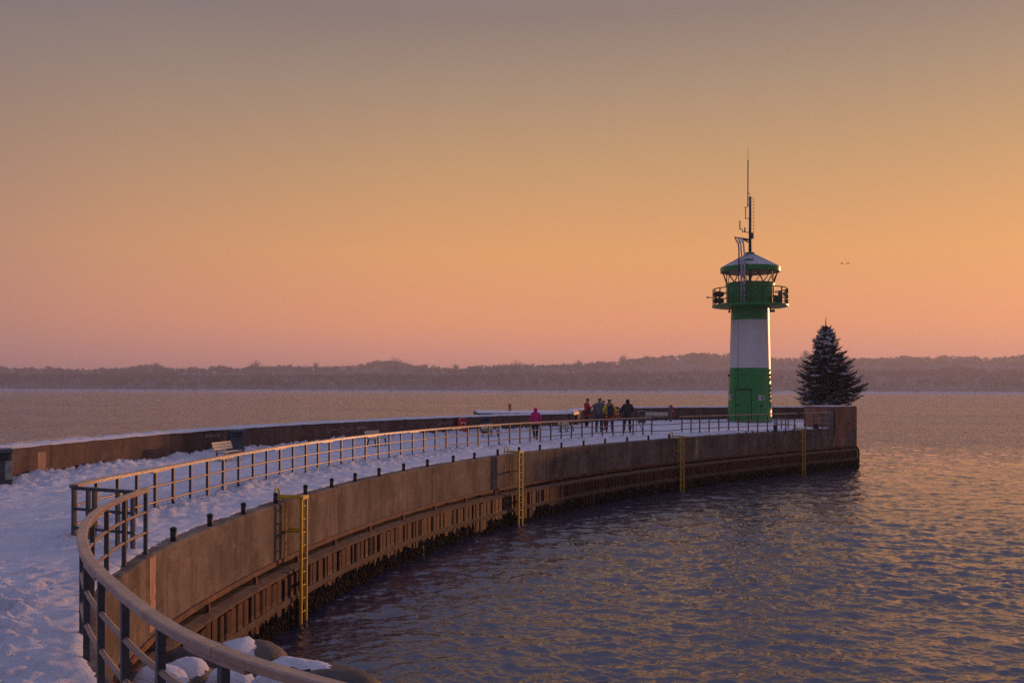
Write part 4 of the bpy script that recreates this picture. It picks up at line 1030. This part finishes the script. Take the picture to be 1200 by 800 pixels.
def person(loc, rz, h, label, P, top, legs, shoes, head, extra=None):
    """P: joints in body space for a 1.75 m figure, +y is forward. top/legs: materials"""
    r = empty('person', loc, rz, label, 'person', None); k = h/1.75; V = lambda p: Vector(p)*k
    hip = P.get('hip', (0,0,.92)); ch = P.get('chest', (0,.01,1.32)); nk = P.get('neck', (0,.02,1.49)); hd = P.get('head', (0,.045,1.615))
    # body: one continuous figure
    f = Fig(); R = lambda x: x*k
    i0 = f.pt(V(hip), (R(.15), R(.11))); i1 = f.pt((V(hip)+V(ch))/2, (R(.135), R(.10)), i0); i2 = f.pt(V(ch), (R(.15), R(.10)), i1); i3 = f.pt(V(nk), R(.055), i2)
    hv = V(hd); i4 = f.pt(hv-Vector((0,.0,.06*k)), (R(.068), R(.078)), i3); i5 = f.pt(hv+Vector((0,.0,.03*k)), (R(.078), R(.092)), i4); f.pt(hv+Vector((0,-.005*k,.10*k)), (R(.05), R(.06)), i5)
    nose = f.pt(hv+Vector((0,.105*k,-.015*k)), R(.014), i4)
    hands = []
    for sgn, nm in ((-1, 'l'), (1, 'r')):
        sh, el, wr = P['sh_'+nm], P['el_'+nm], P['wr_'+nm]; j = f.chain([(V(sh), R(.052)), (V(el), R(.042)), (V(wr), R(.028))], i2)
        d = (V(wr)-V(el)).normalized(); side = d.cross(Vector((0,0,1))); side = side.normalized() if side.length > .2 else Vector((1,0,0)); pm = f.pt(V(wr)+d*.07*k, (R(.036), R(.018)), j); hands.append((V(wr), d, side))
        for q in range(4):
            o_ = side*((q-1.5)*.019*k); ln = (.072, .082, .078, .06)[q]*k; f.chain([(V(wr)+d*.095*k+o_, R(.009)), (V(wr)+d*(.095*k+ln*.55)+o_+Vector((0,0,-.008*k)), R(.008)), (V(wr)+d*(.095*k+ln)+o_+Vector((0,0,-.026*k)), R(.007))], pm)
        f.chain([(V(wr)+d*.045*k+side*.045*k*-sgn, R(.010)), (V(wr)+d*.085*k+side*.058*k*-sgn, R(.008))], j)
        hp, kn, an = P['hp_'+nm], P['kn_'+nm], P['an_'+nm]; j = f.chain([(V(hp), R(.085)), (V(kn), R(.058)), (V(an), R(.04))], i0); f.chain([(V(an)+Vector((0,.03*k,-.045*k)), R(.035)), (V(an)+Vector((0,.15*k,-.055*k)), R(.028))], j)
    skinned('body', f.v, f.e, f.r, M['skin'], r)
    # jacket
    f = Fig(); hem = P.get('hem', .80); lo = Vector((hip[0], hip[1], hem))*k
    t = P.get('bulk', 1.0)
    a = f.pt(V(hip)+Vector((0,0,.08*k)), (R(.195*t), R(.15*t))); b = f.pt(lo, (R(.20*t), R(.155*t)), a); c = f.pt((V(hip)+V(ch))/2+Vector((0,0,.07*k)), (R(.19*t), R(.145*t)), a); d_ = f.pt(V(ch), (R(.20*t), R(.14*t)), c)
    e_ = f.pt(V(nk)-Vector((0,0,.02*k)), R(.085), d_); f.pt(V(nk)+Vector((0,.01*k,.075*k)), R(.095), e_)
    for nm in 'lr':
        sh, el, wr = V(P['sh_'+nm]), V(P['el_'+nm]), V(P['wr_'+nm]); f.chain([(sh, R(.088*t)), (el, R(.072*t)), (el.lerp(wr, .92), R(.055*t))], d_)
    skinned('jacket', f.v, f.e, f.r, top, r)
    # trousers
    f = Fig(); i0 = f.pt(V(hip), (R(.165), R(.13)))
    for nm in 'lr':
        hp, kn, an = V(P['hp_'+nm]), V(P['kn_'+nm]), V(P['an_'+nm]); f.chain([(hp, R(.102)), (kn, R(.08)), (an+Vector((0,0,.03*k)), R(.066))], i0)
    skinned('trousers', f.v, f.e, f.r, legs, r)
    for nm in 'lr':
        an = V(P['an_'+nm]); f = Fig(); f.chain([(an+Vector((0,-.01*k,.05*k)), R(.056)), (an+Vector((0,.0,-.03*k)), R(.055)), (an+Vector((0,.09*k,-.04*k)), R(.048)), (an+Vector((0,.17*k,-.045*k)), R(.036))])
        skinned('boot', f.v, f.e, f.r, shoes, r)
        wr, el = V(P['wr_'+nm]), V(P['el_'+nm]); dd = (wr-el).normalized(); f = Fig(); f.chain([(wr+dd*.0, R(.038)), (wr+dd*.075*k, R(.046)), (wr+dd*.14*k, R(.035))])
        if P.get('gloves'): skinned('glove', f.v, f.e, f.r, P['gloves'], r)
    kind, hm = head
    if kind == 'hood':
        f = Fig(); q = hv; f.chain([(V(nk)+Vector((0,-.01,.0)), R(.105)), (q+Vector((0,-.035*k,-.02*k)), (R(.118), R(.118))), (q+Vector((0,-.035*k,.07*k)), (R(.105), R(.105))), (q+Vector((0,-.03*k,.115*k)), R(.05))]); skinned('hood', f.v, f.e, f.r, hm, r)
    else:
        f = Fig(); q = hv; f.chain([(q+Vector((0,-.02*k,.0*k)), (R(.106), R(.108))), (q+Vector((0,-.014*k,.065*k)), (R(.108), R(.118))), (q+Vector((0,-.016*k,.12*k)), (R(.07), R(.08)))])
        skinned('hat', f.v, f.e, f.r, hm, r)
        if kind == 'cap': f2 = Fig(); f2.chain([(q+Vector((0,.08*k,.055*k)), (R(.07), R(.015))), (q+Vector((0,.16*k,.045*k)), (R(.05), R(.012)))]); skinned('peak', f2.v, f2.e, f2.r, hm, r)
        if kind == 'bobble': MB().ico(q+Vector((0,-.02*k,.155*k)), .034*k, 2, jit=.1).build('bobble', hm, r, True, local=True)
    MB().ico(hv+Vector((-.03*k,.083*k,.012*k)), .011*k, 1).build('eye', M['black_iron'], r, True, local=True)
    MB().ico(hv+Vector((.03*k,.083*k,.012*k)), .011*k, 1).build('eye', M['black_iron'], r, True, local=True)
    if extra: extra(r, k, P)
    return r
STAND = dict(sh_l=(-.19,0,1.40), el_l=(-.26,-.03,1.13), wr_l=(-.24,.07,.90), sh_r=(.19,0,1.40), el_r=(.26,-.03,1.13), wr_r=(.24,.07,.90),
             hp_l=(-.095,0,.88), kn_l=(-.11,.02,.49), an_l=(-.115,-.01,.09), hp_r=(.095,0,.88), kn_r=(.11,.02,.49), an_r=(.115,-.01,.09))
def pose(**kw): d = dict(STAND); d.update(kw); return d
def put(px, pyf): q = at(px, pyf, DECK); return (q.x, q.y, DECK+.03)
def hgt(px, y0, y1):
    d = at(px, y1, DECK).y; return (y1-y0)*d/F
# pink jacket, walking away
person(put(627.5, 516.0), .15, min(hgt(627, 478, 516.5), 1.80), 'person in a pink hooded jacket and black trousers walking alone along the path',
       pose(hip=(0,.0,.92), an_l=(-.10,-.26,.16), kn_l=(-.10,.06,.50), an_r=(.10,.14,.09), kn_r=(.10,.12,.49), el_l=(-.27,-.10,1.13), wr_l=(-.24,.02,.93), el_r=(.27,-.06,1.13), wr_r=(.24,.10,.95), hem=.84, bulk=1.0, gloves=M['c_char']),
       M['c_pink'], M['c_char'], M['c_char'], ('hood', M['c_pink']))
# long red coat, looking at a dark camera in the hands
def cam_(r, k, P):
    c = Vector((.0,.40,1.28))*k
    MB().box(c, (.20*k,.12*k,.14*k)).build('body', M['black_iron'], None).name = 'held_camera'
def bag(r, k, P): MB().box(Vector((.20,.05,.98))*k, (.07*k,.24*k,.28*k)).build('shoulder_bag', M['c_char'], r, local=True, bevel=.03)
red = person(put(687.5, 502.0), -1.25, 1.84, 'person in a long dark red coat and woolly hat holding a camera',
       pose(el_l=(-.25,.10,1.14), wr_l=(-.10,.32,1.23), el_r=(.25,.10,1.14), wr_r=(.10,.32,1.23), hem=.60, bulk=1.04, head=(0,.07,1.615)), M['c_darkred'], M['c_char'], M['c_char'], ('hat', M['c_knit']), bag)
# grey jacket, back to us, leaning left
grey = person(put(702, 507.0), -.45, 1.92, 'tall person in a grey blue jacket and flat cap close to another person',
       pose(hem=.76, bulk=1.10, el_r=(.27,.10,1.13), wr_r=(.12,.30,1.18), el_l=(-.28,.02,1.12), wr_l=(-.22,.16,.95), head=(.01,.08,1.61), hp_l=(-.10,0,.88), an_l=(-.15,0,.09), kn_l=(-.13,.02,.49)), M['c_greyblue'], M['c_jeans'], M['c_char'], ('cap', M['c_navy']))
person(put(707.3, 504.0), 2.3, 1.74, 'person in dark red hat half hidden behind the grey blue jacket',
       pose(el_r=(.25,.10,1.14), wr_r=(.10,.28,1.30), el_l=(-.25,.10,1.14), wr_l=(-.10,.28,1.30), hem=.78), M['c_navy'], M['c_char'], M['c_char'], ('hat', M['c_maroon']))
def pack(r, k, P):
    c = Vector((0,-.235,1.19))*k; v, f = ICO[3]
    vs = []
    for x, y, z in v:
        q = lambda a, p: math.copysign(abs(a)**p, a); vs.append(c+Vector((q(x,.6)*.155*k, q(y,.7)*.11*k, q(z,.65)*.27*k)))
    b = MB().add(vs, f).build('backpack', M['c_navy'], r, True, local=True)
    MB().box(c+Vector((0,-.10*k,-.08*k)), (.20*k,.05*k,.20*k)).build('pocket', M['c_navy'], b, local=True, bevel=.02).location
    for s_ in (-1, 1): MB().tube([Vector((s_*.10,-.17,1.40))*k, Vector((s_*.125,-.06,1.50))*k, Vector((s_*.13,.10,1.47))*k, Vector((s_*.13,.165,1.30))*k], .022*k, 6).build('strap', M['c_navy'], b, True, local=True)
person(put(714.2, 508.0), .05, 1.86, 'person in a yellow jacket with a dark blue backpack and dark red trousers',
       pose(hem=.80, bulk=1.05, el_l=(-.32,-.03,1.16), wr_l=(-.20,.16,1.02), el_r=(.32,-.02,1.15), wr_r=(.30,.06,.92), gloves=M['c_char'], an_l=(-.15,0,.09), kn_l=(-.13,.02,.49), an_r=(.15,0,.09), kn_r=(.13,.02,.49)), M['c_yellow'], M['c_maroon'], M['c_char'], ('hat', M['c_char']), pack)
person(put(735.4, 508.0), -.2, 1.88, 'person in dark winter clothes with a hood standing right of the group beside a tripod',
       pose(hem=.74, bulk=1.10, el_l=(-.33,.02,1.16), wr_l=(-.36,.18,1.00), el_r=(.30,.10,1.14), wr_r=(.20,.30,1.10), gloves=M['c_char'], an_l=(-.19,.0,.09), kn_l=(-.16,.03,.49)), M['c_olive'], M['c_char'], M['c_char'], ('hood', M['c_char']))
# camera held by the person in red, and the tripod on the snow
q = Vector(red.location); a = -1.25; k = 1.84/1.75; c = q + Vector((-math.sin(a)*.43*k, math.cos(a)*.43*k, 1.26*k))
hc = empty('held_camera', tuple(c), a, 'dark camera with a lens held by the person in the dark red coat', 'camera')
MB().box((0,0,0), (.22,.11,.16)).build('camera_body', M['black_iron'], hc, local=True, bevel=.02)
MB().tube([(0,.055,0),(0,.22,-.01)], [.055,.06], 14).build('lens', M['steel'], hc, local=True)
MB().box((0,0,.10), (.09,.08,.05)).build('viewfinder', M['black_iron'], hc, local=True)
t = put(745.5, 507.0); tp = empty('tripod', t, 0, 'dark slim tripod standing on the snow right of the person in dark clothes', 'tripod')
for a in (.4, 2.5, 4.6): MB().tube([(.0,0,.98),(.42*math.cos(a), .42*math.sin(a), 0)], [.02,.014], 8).build('leg', M['black_iron'], tp, local=True)
MB().tube([(0,0,.9),(0,0,1.22)], .018, 8).build('centre_column', M['black_iron'], tp, local=True)
MB().box((0,0,1.25), (.09,.09,.07)).build('head', M['black_iron'], tp, local=True, bevel=.01)
wp = put(739.2, 507.6); 
st = empty('walking_pole', (wp[0], wp[1], DECK+.02), 0, 'upright orange brown pole in front of the person in dark clothes', 'pole')
MB().tube([(0,0,0),(.0,0,1.25)], .022, 8).build('shaft', M['c_tan'], st, local=True)
MB().lathe([(.03,1.251),(.034,1.3),(.02,1.36)], 10).build('grip', M['c_char'], st, local=True)

# ------------------------------------------------------------------ far shore
SH = 1560.0
xs = np.r_[np.linspace(-1500, -430, 110), np.linspace(-420, 1620, 640), np.linspace(1630, 2700, 110)]
SKY_X = [-400,0,60,100,150,180,200,250,300,350,400,430,463,490,520,545,575,600,640,680,700,740,780,820,850,900,950,1000,1060,1100,1150,1200,1600]
SKY_Y = [431,430,432,432,432,429,431,431,430,429,428,425,422,428,431.5,432,429,427,427,427,425,421,417,415,415,418,418,419,418.5,418.5,418.5,417.5,418]
FR_X = [-400,0,150,300,500,640,700,800,900,1000,1040,1090,1130,1160,1200,1600]
FR_Y = [436,436,437,436,437,435,434,433,433,431,433,432,428,433,433,432]
def skyz(x, ysarr, xsarr, d): return CAMZ + (HY+(x-600)*.0033-np.interp(x, xsarr, ysarr))*d/F
def ter_h(px, d):
    """terrain height on the sight line through column px at depth d"""
    t = np.clip((d-SH)/60.0, 0, 1); fr = skyz(px, FR_Y, FR_X, 1760.0)-11.0; bk = skyz(px, SKY_Y, SKY_X, 2250.0)-10.0
    u = np.clip((d-SH-40)/180.0, 0, 1)**.8; w = np.clip((d-1900)/330.0, 0, 1); w = w*w*(3-2*w)
    h = 2.6*t + (fr-2.6)*u; h = h*(1-w) + bk*w; h = h*np.clip((2700-np.abs(px-600)*1.25)/500, .03, 1)
    return np.minimum(h, 200) + 1.5*(fbm(px*.03, d*.02, 3, 60)-.5)*np.clip(t+u, 0, 1)
ds = np.r_[SH-2, SH+2, SH+10, SH+22, np.linspace(SH+45, 2450, 46), 2700.0]
DX, DD = np.meshgrid(xs, ds)
hz = np.where(DD < SH, -1.0, np.where(DD < SH+4, .5, ter_h(DX, DD)))
X = (DX-CX)/F*DD
V = np.stack([X.ravel(), DD.ravel(), hz.ravel()], 1); idx = np.arange(V.shape[0]).reshape(DX.shape)
Fq = np.stack([idx[:-1,:-1], idx[:-1,1:], idx[1:,1:], idx[1:,:-1]], -1).reshape(-1, 4)
M['hill'] = mat('winter_ground', (.10,.075,.06), (.20,.17,.16), .02, .95, coord='Object')
bch = Fq.reshape(len(ds)-1, -1, 4)
tag(np_mesh('hills', V, bch[3:].reshape(-1, 4), M['hill']), kind='structure')
M['beach'] = mat('frosty_beach', (.62,.60,.66), (.45,.43,.47), .05, .95)
tag(np_mesh('beach', V*1.0, bch[:4].reshape(-1, 4), M['beach']) , kind='structure').location.z = .05
def crowns(name, n, d0, d1, hmin, hmax, mt, seed, quads, leaf, px0=-900, px1=2100, frost=False, wfac=.42, kind='stuff'):
    rg = np.random.default_rng(seed); px = rg.uniform(px0, px1, n); d = rg.uniform(d0, d1, n) if not callable(d0) else d0(rg, n)
    th = rg.uniform(hmin, hmax, n)*(.5+.8*vnoise(px*.05, d*.012, seed)); gz = ter_h(px, d); x = (px-CX)/F*d; w = th*rg.uniform(.75, 1.2, n)*wfac
    # each tree: a fan of thin upright twig blades through the crown's volume, denser towards its shell
    u = rg.normal(size=(n, quads, 3)); u /= np.linalg.norm(u, axis=2)[:, :, None]; rr = rg.uniform(.25, 1, (n, quads, 1))**.45
    c = u*rr; P = np.stack([x[:, None]+c[..., 0]*w[:, None], d[:, None]+c[..., 1]*w[:, None], gz[:, None]+th[:, None]*(.56+.44*c[..., 2])], -1)
    axis = c*np.array([1, 1, .7]) + np.array([0, 0, .55]) + rg.normal(0, .3, c.shape); axis /= np.linalg.norm(axis, axis=2)[..., None]
    side = np.cross(axis, rg.normal(size=axis.shape)); side /= np.linalg.norm(side, axis=2)[..., None]
    L = (leaf*th/10)[:, None, None]*rg.uniform(.6, 1.4, (n, quads, 1)); Wd = L*rg.uniform(.22, .42, (n, quads, 1))
    A = P-axis*L*.5-side*Wd; B = P-axis*L*.5+side*Wd; C = P+axis*L*.7
    V = np.stack([A, B, C], 2).reshape(-1, 3)
    # trunks
    F3 = np.arange(len(V)).reshape(-1, 3)
    tb = np.stack([np.stack([x-.25, d, gz-1], 1), np.stack([x+.25, d, gz-1], 1), np.stack([x, d, gz+th*.7], 1)], 1).reshape(-1, 3)
    F3 = np.vstack([F3, np.arange(len(tb)).reshape(-1, 3)+len(V)]); V = np.vstack([V, tb])
    return tag(np_mesh(name, V, F3, M[mt], smooth=False), kind=kind)
M['wood_far'] = mat('bare_winter_twigs', (.050,.032,.028), (.085,.058,.048), .03, .95)
M['frost_far'] = mat('frosted_twigs', (.30,.26,.26), (.17,.13,.125), .05, .95)
crowns('woodland', 7600, 1630, 1980, 5, 13, 'wood_far', 5, 70, 1.9, wfac=.55)
crowns('woodland_ridge', 6000, 2080, 2300, 5, 14, 'wood_far', 6, 60, 2.2, wfac=.6)
crowns('frosted_scrub', 2900, 1575, 1680, 3, 8.5, 'frost_far', 8, 50, 1.5)
def far_tree(px, ytop, wpx, d, label, seed, bare=True):
    K_ = d/F; gz = float(ter_h(np.array([px]), np.array([d]))[0]); x = (px-CX)/F*d; top = CAMZ + (HY+(px-600)*.0033-ytop)*K_; h = top-gz; w = wpx*K_/2
    r = empty('bare_tree', (x, d, gz), 0, label, 'tree', 'tall bare trees above the far shore'); rg = random.Random(seed)
    MB().tube([(0,0,-1),(.2,0,h*.3),(0,0,h*.62)], [.55,.42,.2], 8).build('trunk', M['wood_far'], r, local=True)
    mb = MB()
    for k in range(64):
        a = rg.uniform(0, 2*PI); el = rg.uniform(.25, 1.45); z0 = h*rg.uniform(.22, .6); L = 1.0
        dirv = Vector((math.cos(a)*math.cos(el)*w, math.sin(a)*math.cos(el)*w, math.sin(el)*(h-z0)))*rg.uniform(.75, 1.0); p0 = Vector((0,0,z0)); p1 = p0+dirv*.5+Vector((0,0,-.04*h)); p2 = p0+dirv
        mb.tube([p0, p1, p2], [.22,.13,.05], 4)
        for j in range(8):
            t = rg.uniform(.35, 1); q = p0.lerp(p2, t); e = q+Vector((rg.uniform(-1,1)*w*.25, rg.uniform(-1,1)*w*.25, rg.uniform(.0,.16)*h)); mb.tube([q, e], [.10,.04], 3)
    mb.build('crown', M['wood_far'], r, local=True)
for i, (px, yt, wp_, d, lb) in enumerate([(183, 424, 16, 1900, 'leftmost rounded bare tree standing above the far shore skyline'),
    (300, 422, 20, 1900, 'spreading bare tree on the far skyline above the left litter bin'), (370, 424, 14, 1950, 'small bare tree on the far skyline right of the spreading one'),
    (463, 418, 40, 1850, 'widest dome shaped bare tree on the far skyline, left of the middle'), (534, 425.5, 14, 1900, 'low bare tree on the far skyline just right of the widest dome'),
    (607, 422, 26, 1950, 'bare tree pair on the far skyline above the pink jacket'), (678, 421.5, 13, 2000, 'slim bare tree on the far skyline above the group of people'),
    (730, 415.5, 18, 2050, 'bare tree on the rising far skyline left of the lighthouse'), (944, 410, 14, 2150, 'bare tree on the far skyline between the lighthouse and the fir'),
    (1105, 415.5, 22, 2200, 'bare tree on the far skyline right of the fir')]):
    far_tree(px, yt, wp_, d, lb, 100+i)

# ------------------------------------------------------------------ sea
def water_mat():
    m, n, b = newmat('sea_water')
    b.inputs['Base Color'].default_value = (.035,.034,.060,1); b.inputs['Roughness'].default_value = .035; b.inputs['IOR'].default_value = 2.0
    b.inputs['Specular IOR Level'].default_value = .5
    g = n.n.new('ShaderNodeNewGeometry'); p = g.outputs['Position']
    a = n.noise(n.mapping(p, (2.6, 4.2, 1)), 1.0, 5, .6); c = n.noise(n.mapping(p, (.55, 1.0, 1)), 1.0, 4, .55); f = n.noise(n.mapping(p, (.13, .26, 1)), 1.0, 4, .55)
    sy = n.n.new('ShaderNodeSeparateXYZ'); n.link(p, sy.inputs[0])
    open_ = n.math('MULTIPLY', n.math('SUBTRACT', sy.outputs[1], 32.0), 1/60.0, clamp=True)          # open bay: longer, steeper chop than in the lee of the mole
    sw = n.math('MULTIPLY', n.math('MULTIPLY', n.noise(n.mapping(p, (.28, .14, 1)), 1.0, 4, .65), open_), 15.0)
    gust = n.math('MULTIPLY_ADD', n.noise(n.mapping(p, (.012, .03, 1)), 1.0, 3), 1.0, .35)
    bn = n.n.new('ShaderNodeBump'); bn.inputs['Distance'].default_value = WB; bn.inputs['Filter Width'].default_value = .15; n.link(gust, bn.inputs['Strength'])
    n.link(n.math('ADD', n.math('ADD', n.math('MULTIPLY', a, .4), n.math('MULTIPLY', c, 1.5)), n.math('ADD', sw, n.math('MULTIPLY', f, 2.0))), bn.inputs['Height']); n.link(bn.outputs[0], b.inputs['Normal'])
    return m
WB = .10
M['water'] = water_mat()
def sea():
    rs = [.0]; r = 6.0; rings = [2.0, 4.0]
    while r < 190: rings.append(r); r += max(.040, r*r/(5.0*F)*.62) if r > 14 else .35
    while r < 9000: rings.append(r); r *= 1.09
    az = np.r_[np.linspace(-PI, -.66, 60, endpoint=False), np.linspace(-.66, .66, 1350, endpoint=False), np.linspace(.66, PI, 61)]
    R = np.array(rings)[:, None]; A = az[None, :]; X = R*np.sin(A); Y = R*np.cos(A); Z = np.zeros_like(X); cell = np.maximum(np.gradient(np.array(rings)), 0)[:, None]
    NW = 200; rg = np.random.default_rng(2); wind = math.radians(-100)
    for k in range(NW):
        lam = .13*(.85/.13)**rg.random() if k % 5 else .85*(2.4/.85)**rg.random(); th = wind + rg.normal(0, .6); kx, ky = math.cos(th)*2*PI/lam, math.sin(th)*2*PI/lam
        amp = lam*WS*rg.uniform(.5, 1.2)*(1.0 if lam < .9 else .75); fade = np.clip((lam/np.maximum(cell, 1e-3)-1.2)/.7, 0, 1); ph = kx*X+ky*Y+rg.uniform(0, 6.28)
        Z += amp*fade*(np.exp(1.9*(np.sin(ph)-1))*1.8-.55)
    Z *= .55+.9*fbm(X*.11, Y*.16, 3, 71)
    Z *= np.clip((150-R)/90, 0, 1)
    V = np.stack([X.ravel(), Y.ravel(), Z.ravel()], 1); na = len(az); idx = np.arange(V.shape[0]).reshape(X.shape)
    Fq = np.stack([idx[:-1,:-1], idx[:-1,1:], idx[1:,1:], idx[1:,:-1]], -1)[:, :, ::-1].reshape(-1, 4)
    return tag(np_mesh('sea', V, Fq, M['water']), kind='structure')
WS = .0046
sea()

# ------------------------------------------------------------------ haze
m = bpy.data.materials.new('haze'); m.use_nodes = True; nt = m.node_tree; nt.nodes.remove(nt.nodes['Principled BSDF'])
pv = nt.nodes.new('ShaderNodeVolumePrincipled'); pv.inputs['Color'].default_value = (.82,.84,1.0,1); pv.inputs['Density'].default_value = HAZE; pv.inputs['Anisotropy'].default_value = 0.25
nt.links.new(pv.outputs[0], [n for n in nt.nodes if n.type == 'OUTPUT_MATERIAL'][0].inputs['Volume'])
hb = MB().box((0, 1900, 36), (5600, 4400, 80)).build('haze', m); tag(hb, kind='stuff')

# ------------------------------------------------------------------ sky, sun, camera
w = bpy.data.worlds.new('World'); S.world = w; w.use_nodes = True; nt = w.node_tree; n = N.__new__(N); n.nt = nt; n.n = nt.nodes; n.l = nt.links
bg = nt.nodes['Background']; out = nt.nodes['World Output']
SUN_AZ, SUN_EL = math.radians(41), math.radians(3.2)
tc = n.n.new('ShaderNodeTexCoord'); sp = n.n.new('ShaderNodeSeparateXYZ'); n.link(tc.outputs['Generated'], sp.inputs[0])
wob = n.math('MULTIPLY_ADD', n.noise(n.mapping(tc.outputs['Generated'], (1.2, 1.2, 9)), 1.0, 3), .035, -.0175)
z = n.math('ADD', sp.outputs[2], n.math('MULTIPLY', wob, sp.outputs[2]))
L = lambda *c: srgb(*c)
warm = n.ramp(z, [(0.0, L(214,140,126)), (.037, L(226,149,126)), (.069, L(236,155,112)), (.14, L(230,162,102)), (.227, L(200,154,108)), (.308, L(167,140,116)), (.37, L(143,123,115)), (.58, L(136,132,154)), (1.0, L(142,144,188))])
cool = n.ramp(z, [(0.0, L(122,104,116)), (.10, L(136,114,122)), (.25, L(116,106,116)), (.37, L(108,104,118)), (.6, L(132,132,166)), (1.0, L(142,144,188))])
dx = n.math('ADD', n.math('MULTIPLY', sp.outputs[0], math.sin(math.radians(29.7))), n.math('MULTIPLY', sp.outputs[1], math.cos(math.radians(29.7))))
fac = n.ramp(dx, [(.0, (0,0,0)), (.4, (.3,.3,.3)), (.60, (.68,.68,.68)), (.80, (.95,.95,.95)), (.88, (1,1,1))])
c = n.mix(fac, cool, warm)
n.link(c, bg.inputs['Color']); bg.inputs['Strength'].default_value = 1.0
sk = n.n.new('ShaderNodeTexSky'); sk.sky_type = 'NISHITA'; sk.sun_disc = False; sk.sun_elevation = SUN_EL; sk.sun_rotation = SUN_AZ; sk.altitude = 0; sk.dust_density = 2.5
bg2 = n.n.new('ShaderNodeBackground'); n.link(sk.outputs[0], bg2.inputs['Color']); bg2.inputs['Strength'].default_value = 0.006
ad = n.n.new('ShaderNodeAddShader'); n.link(bg.outputs[0], ad.inputs[0]); n.link(bg2.outputs[0], ad.inputs[1]); n.link(ad.outputs[0], out.inputs['Surface'])
sd = bpy.data.lights.new('sun', 'SUN'); sd.energy = SUN_E; sd.angle = math.radians(1.0); sd.color = (1.0, .44, .19)
so = bpy.data.objects.new('sun', sd); COL.objects.link(so)
sv = Vector((math.sin(SUN_AZ)*math.cos(SUN_EL), math.cos(SUN_AZ)*math.cos(SUN_EL), math.sin(SUN_EL))); so.rotation_euler = sv.to_track_quat('Z', 'Y').to_euler(); so.location = (60, 30, 40)
cd = bpy.data.cameras.new('camera'); cam = bpy.data.objects.new('camera', cd); COL.objects.link(cam); S.camera = cam
cd.sensor_width = 36; cd.sensor_fit = 'HORIZONTAL'; cd.lens = 36*F/1200; cd.shift_y = (HY-400)/1200; cd.clip_start = .1; cd.clip_end = 20000
cam.matrix_world = Matrix(((CR.x, CU.x, -CF.x, CPOS.x), (CR.y, CU.y, -CF.y, CPOS.y), (CR.z, CU.z, -CF.z, CPOS.z), (0,0,0,1)))
S.view_settings.view_transform = 'Standard'; S.view_settings.look = 'None'; S.view_settings.exposure = 0; S.view_settings.gamma = 1
S.view_settings.use_curve_mapping = False
S.render.engine = 'CYCLES'; S.cycles.use_denoising = False; S.cycles.sampling_pattern = 'BLUE_NOISE'; S.cycles.sample_clamp_indirect = 2.0; S.cycles.sample_clamp_direct = 6.0; S.cycles.denoiser = 'OPENIMAGEDENOISE'; S.cycles.denoising_prefilter = 'ACCURATE'; S.cycles.denoising_input_passes = 'RGB_ALBEDO_NORMAL'; S.cycles.max_bounces = 6; S.cycles.volume_bounces = 0; S.cycles.diffuse_bounces = 2; S.cycles.glossy_bounces = 3
S.cycles.transparent_max_bounces = 12; S.cycles.caustics_reflective = False; S.cycles.caustics_refractive = False
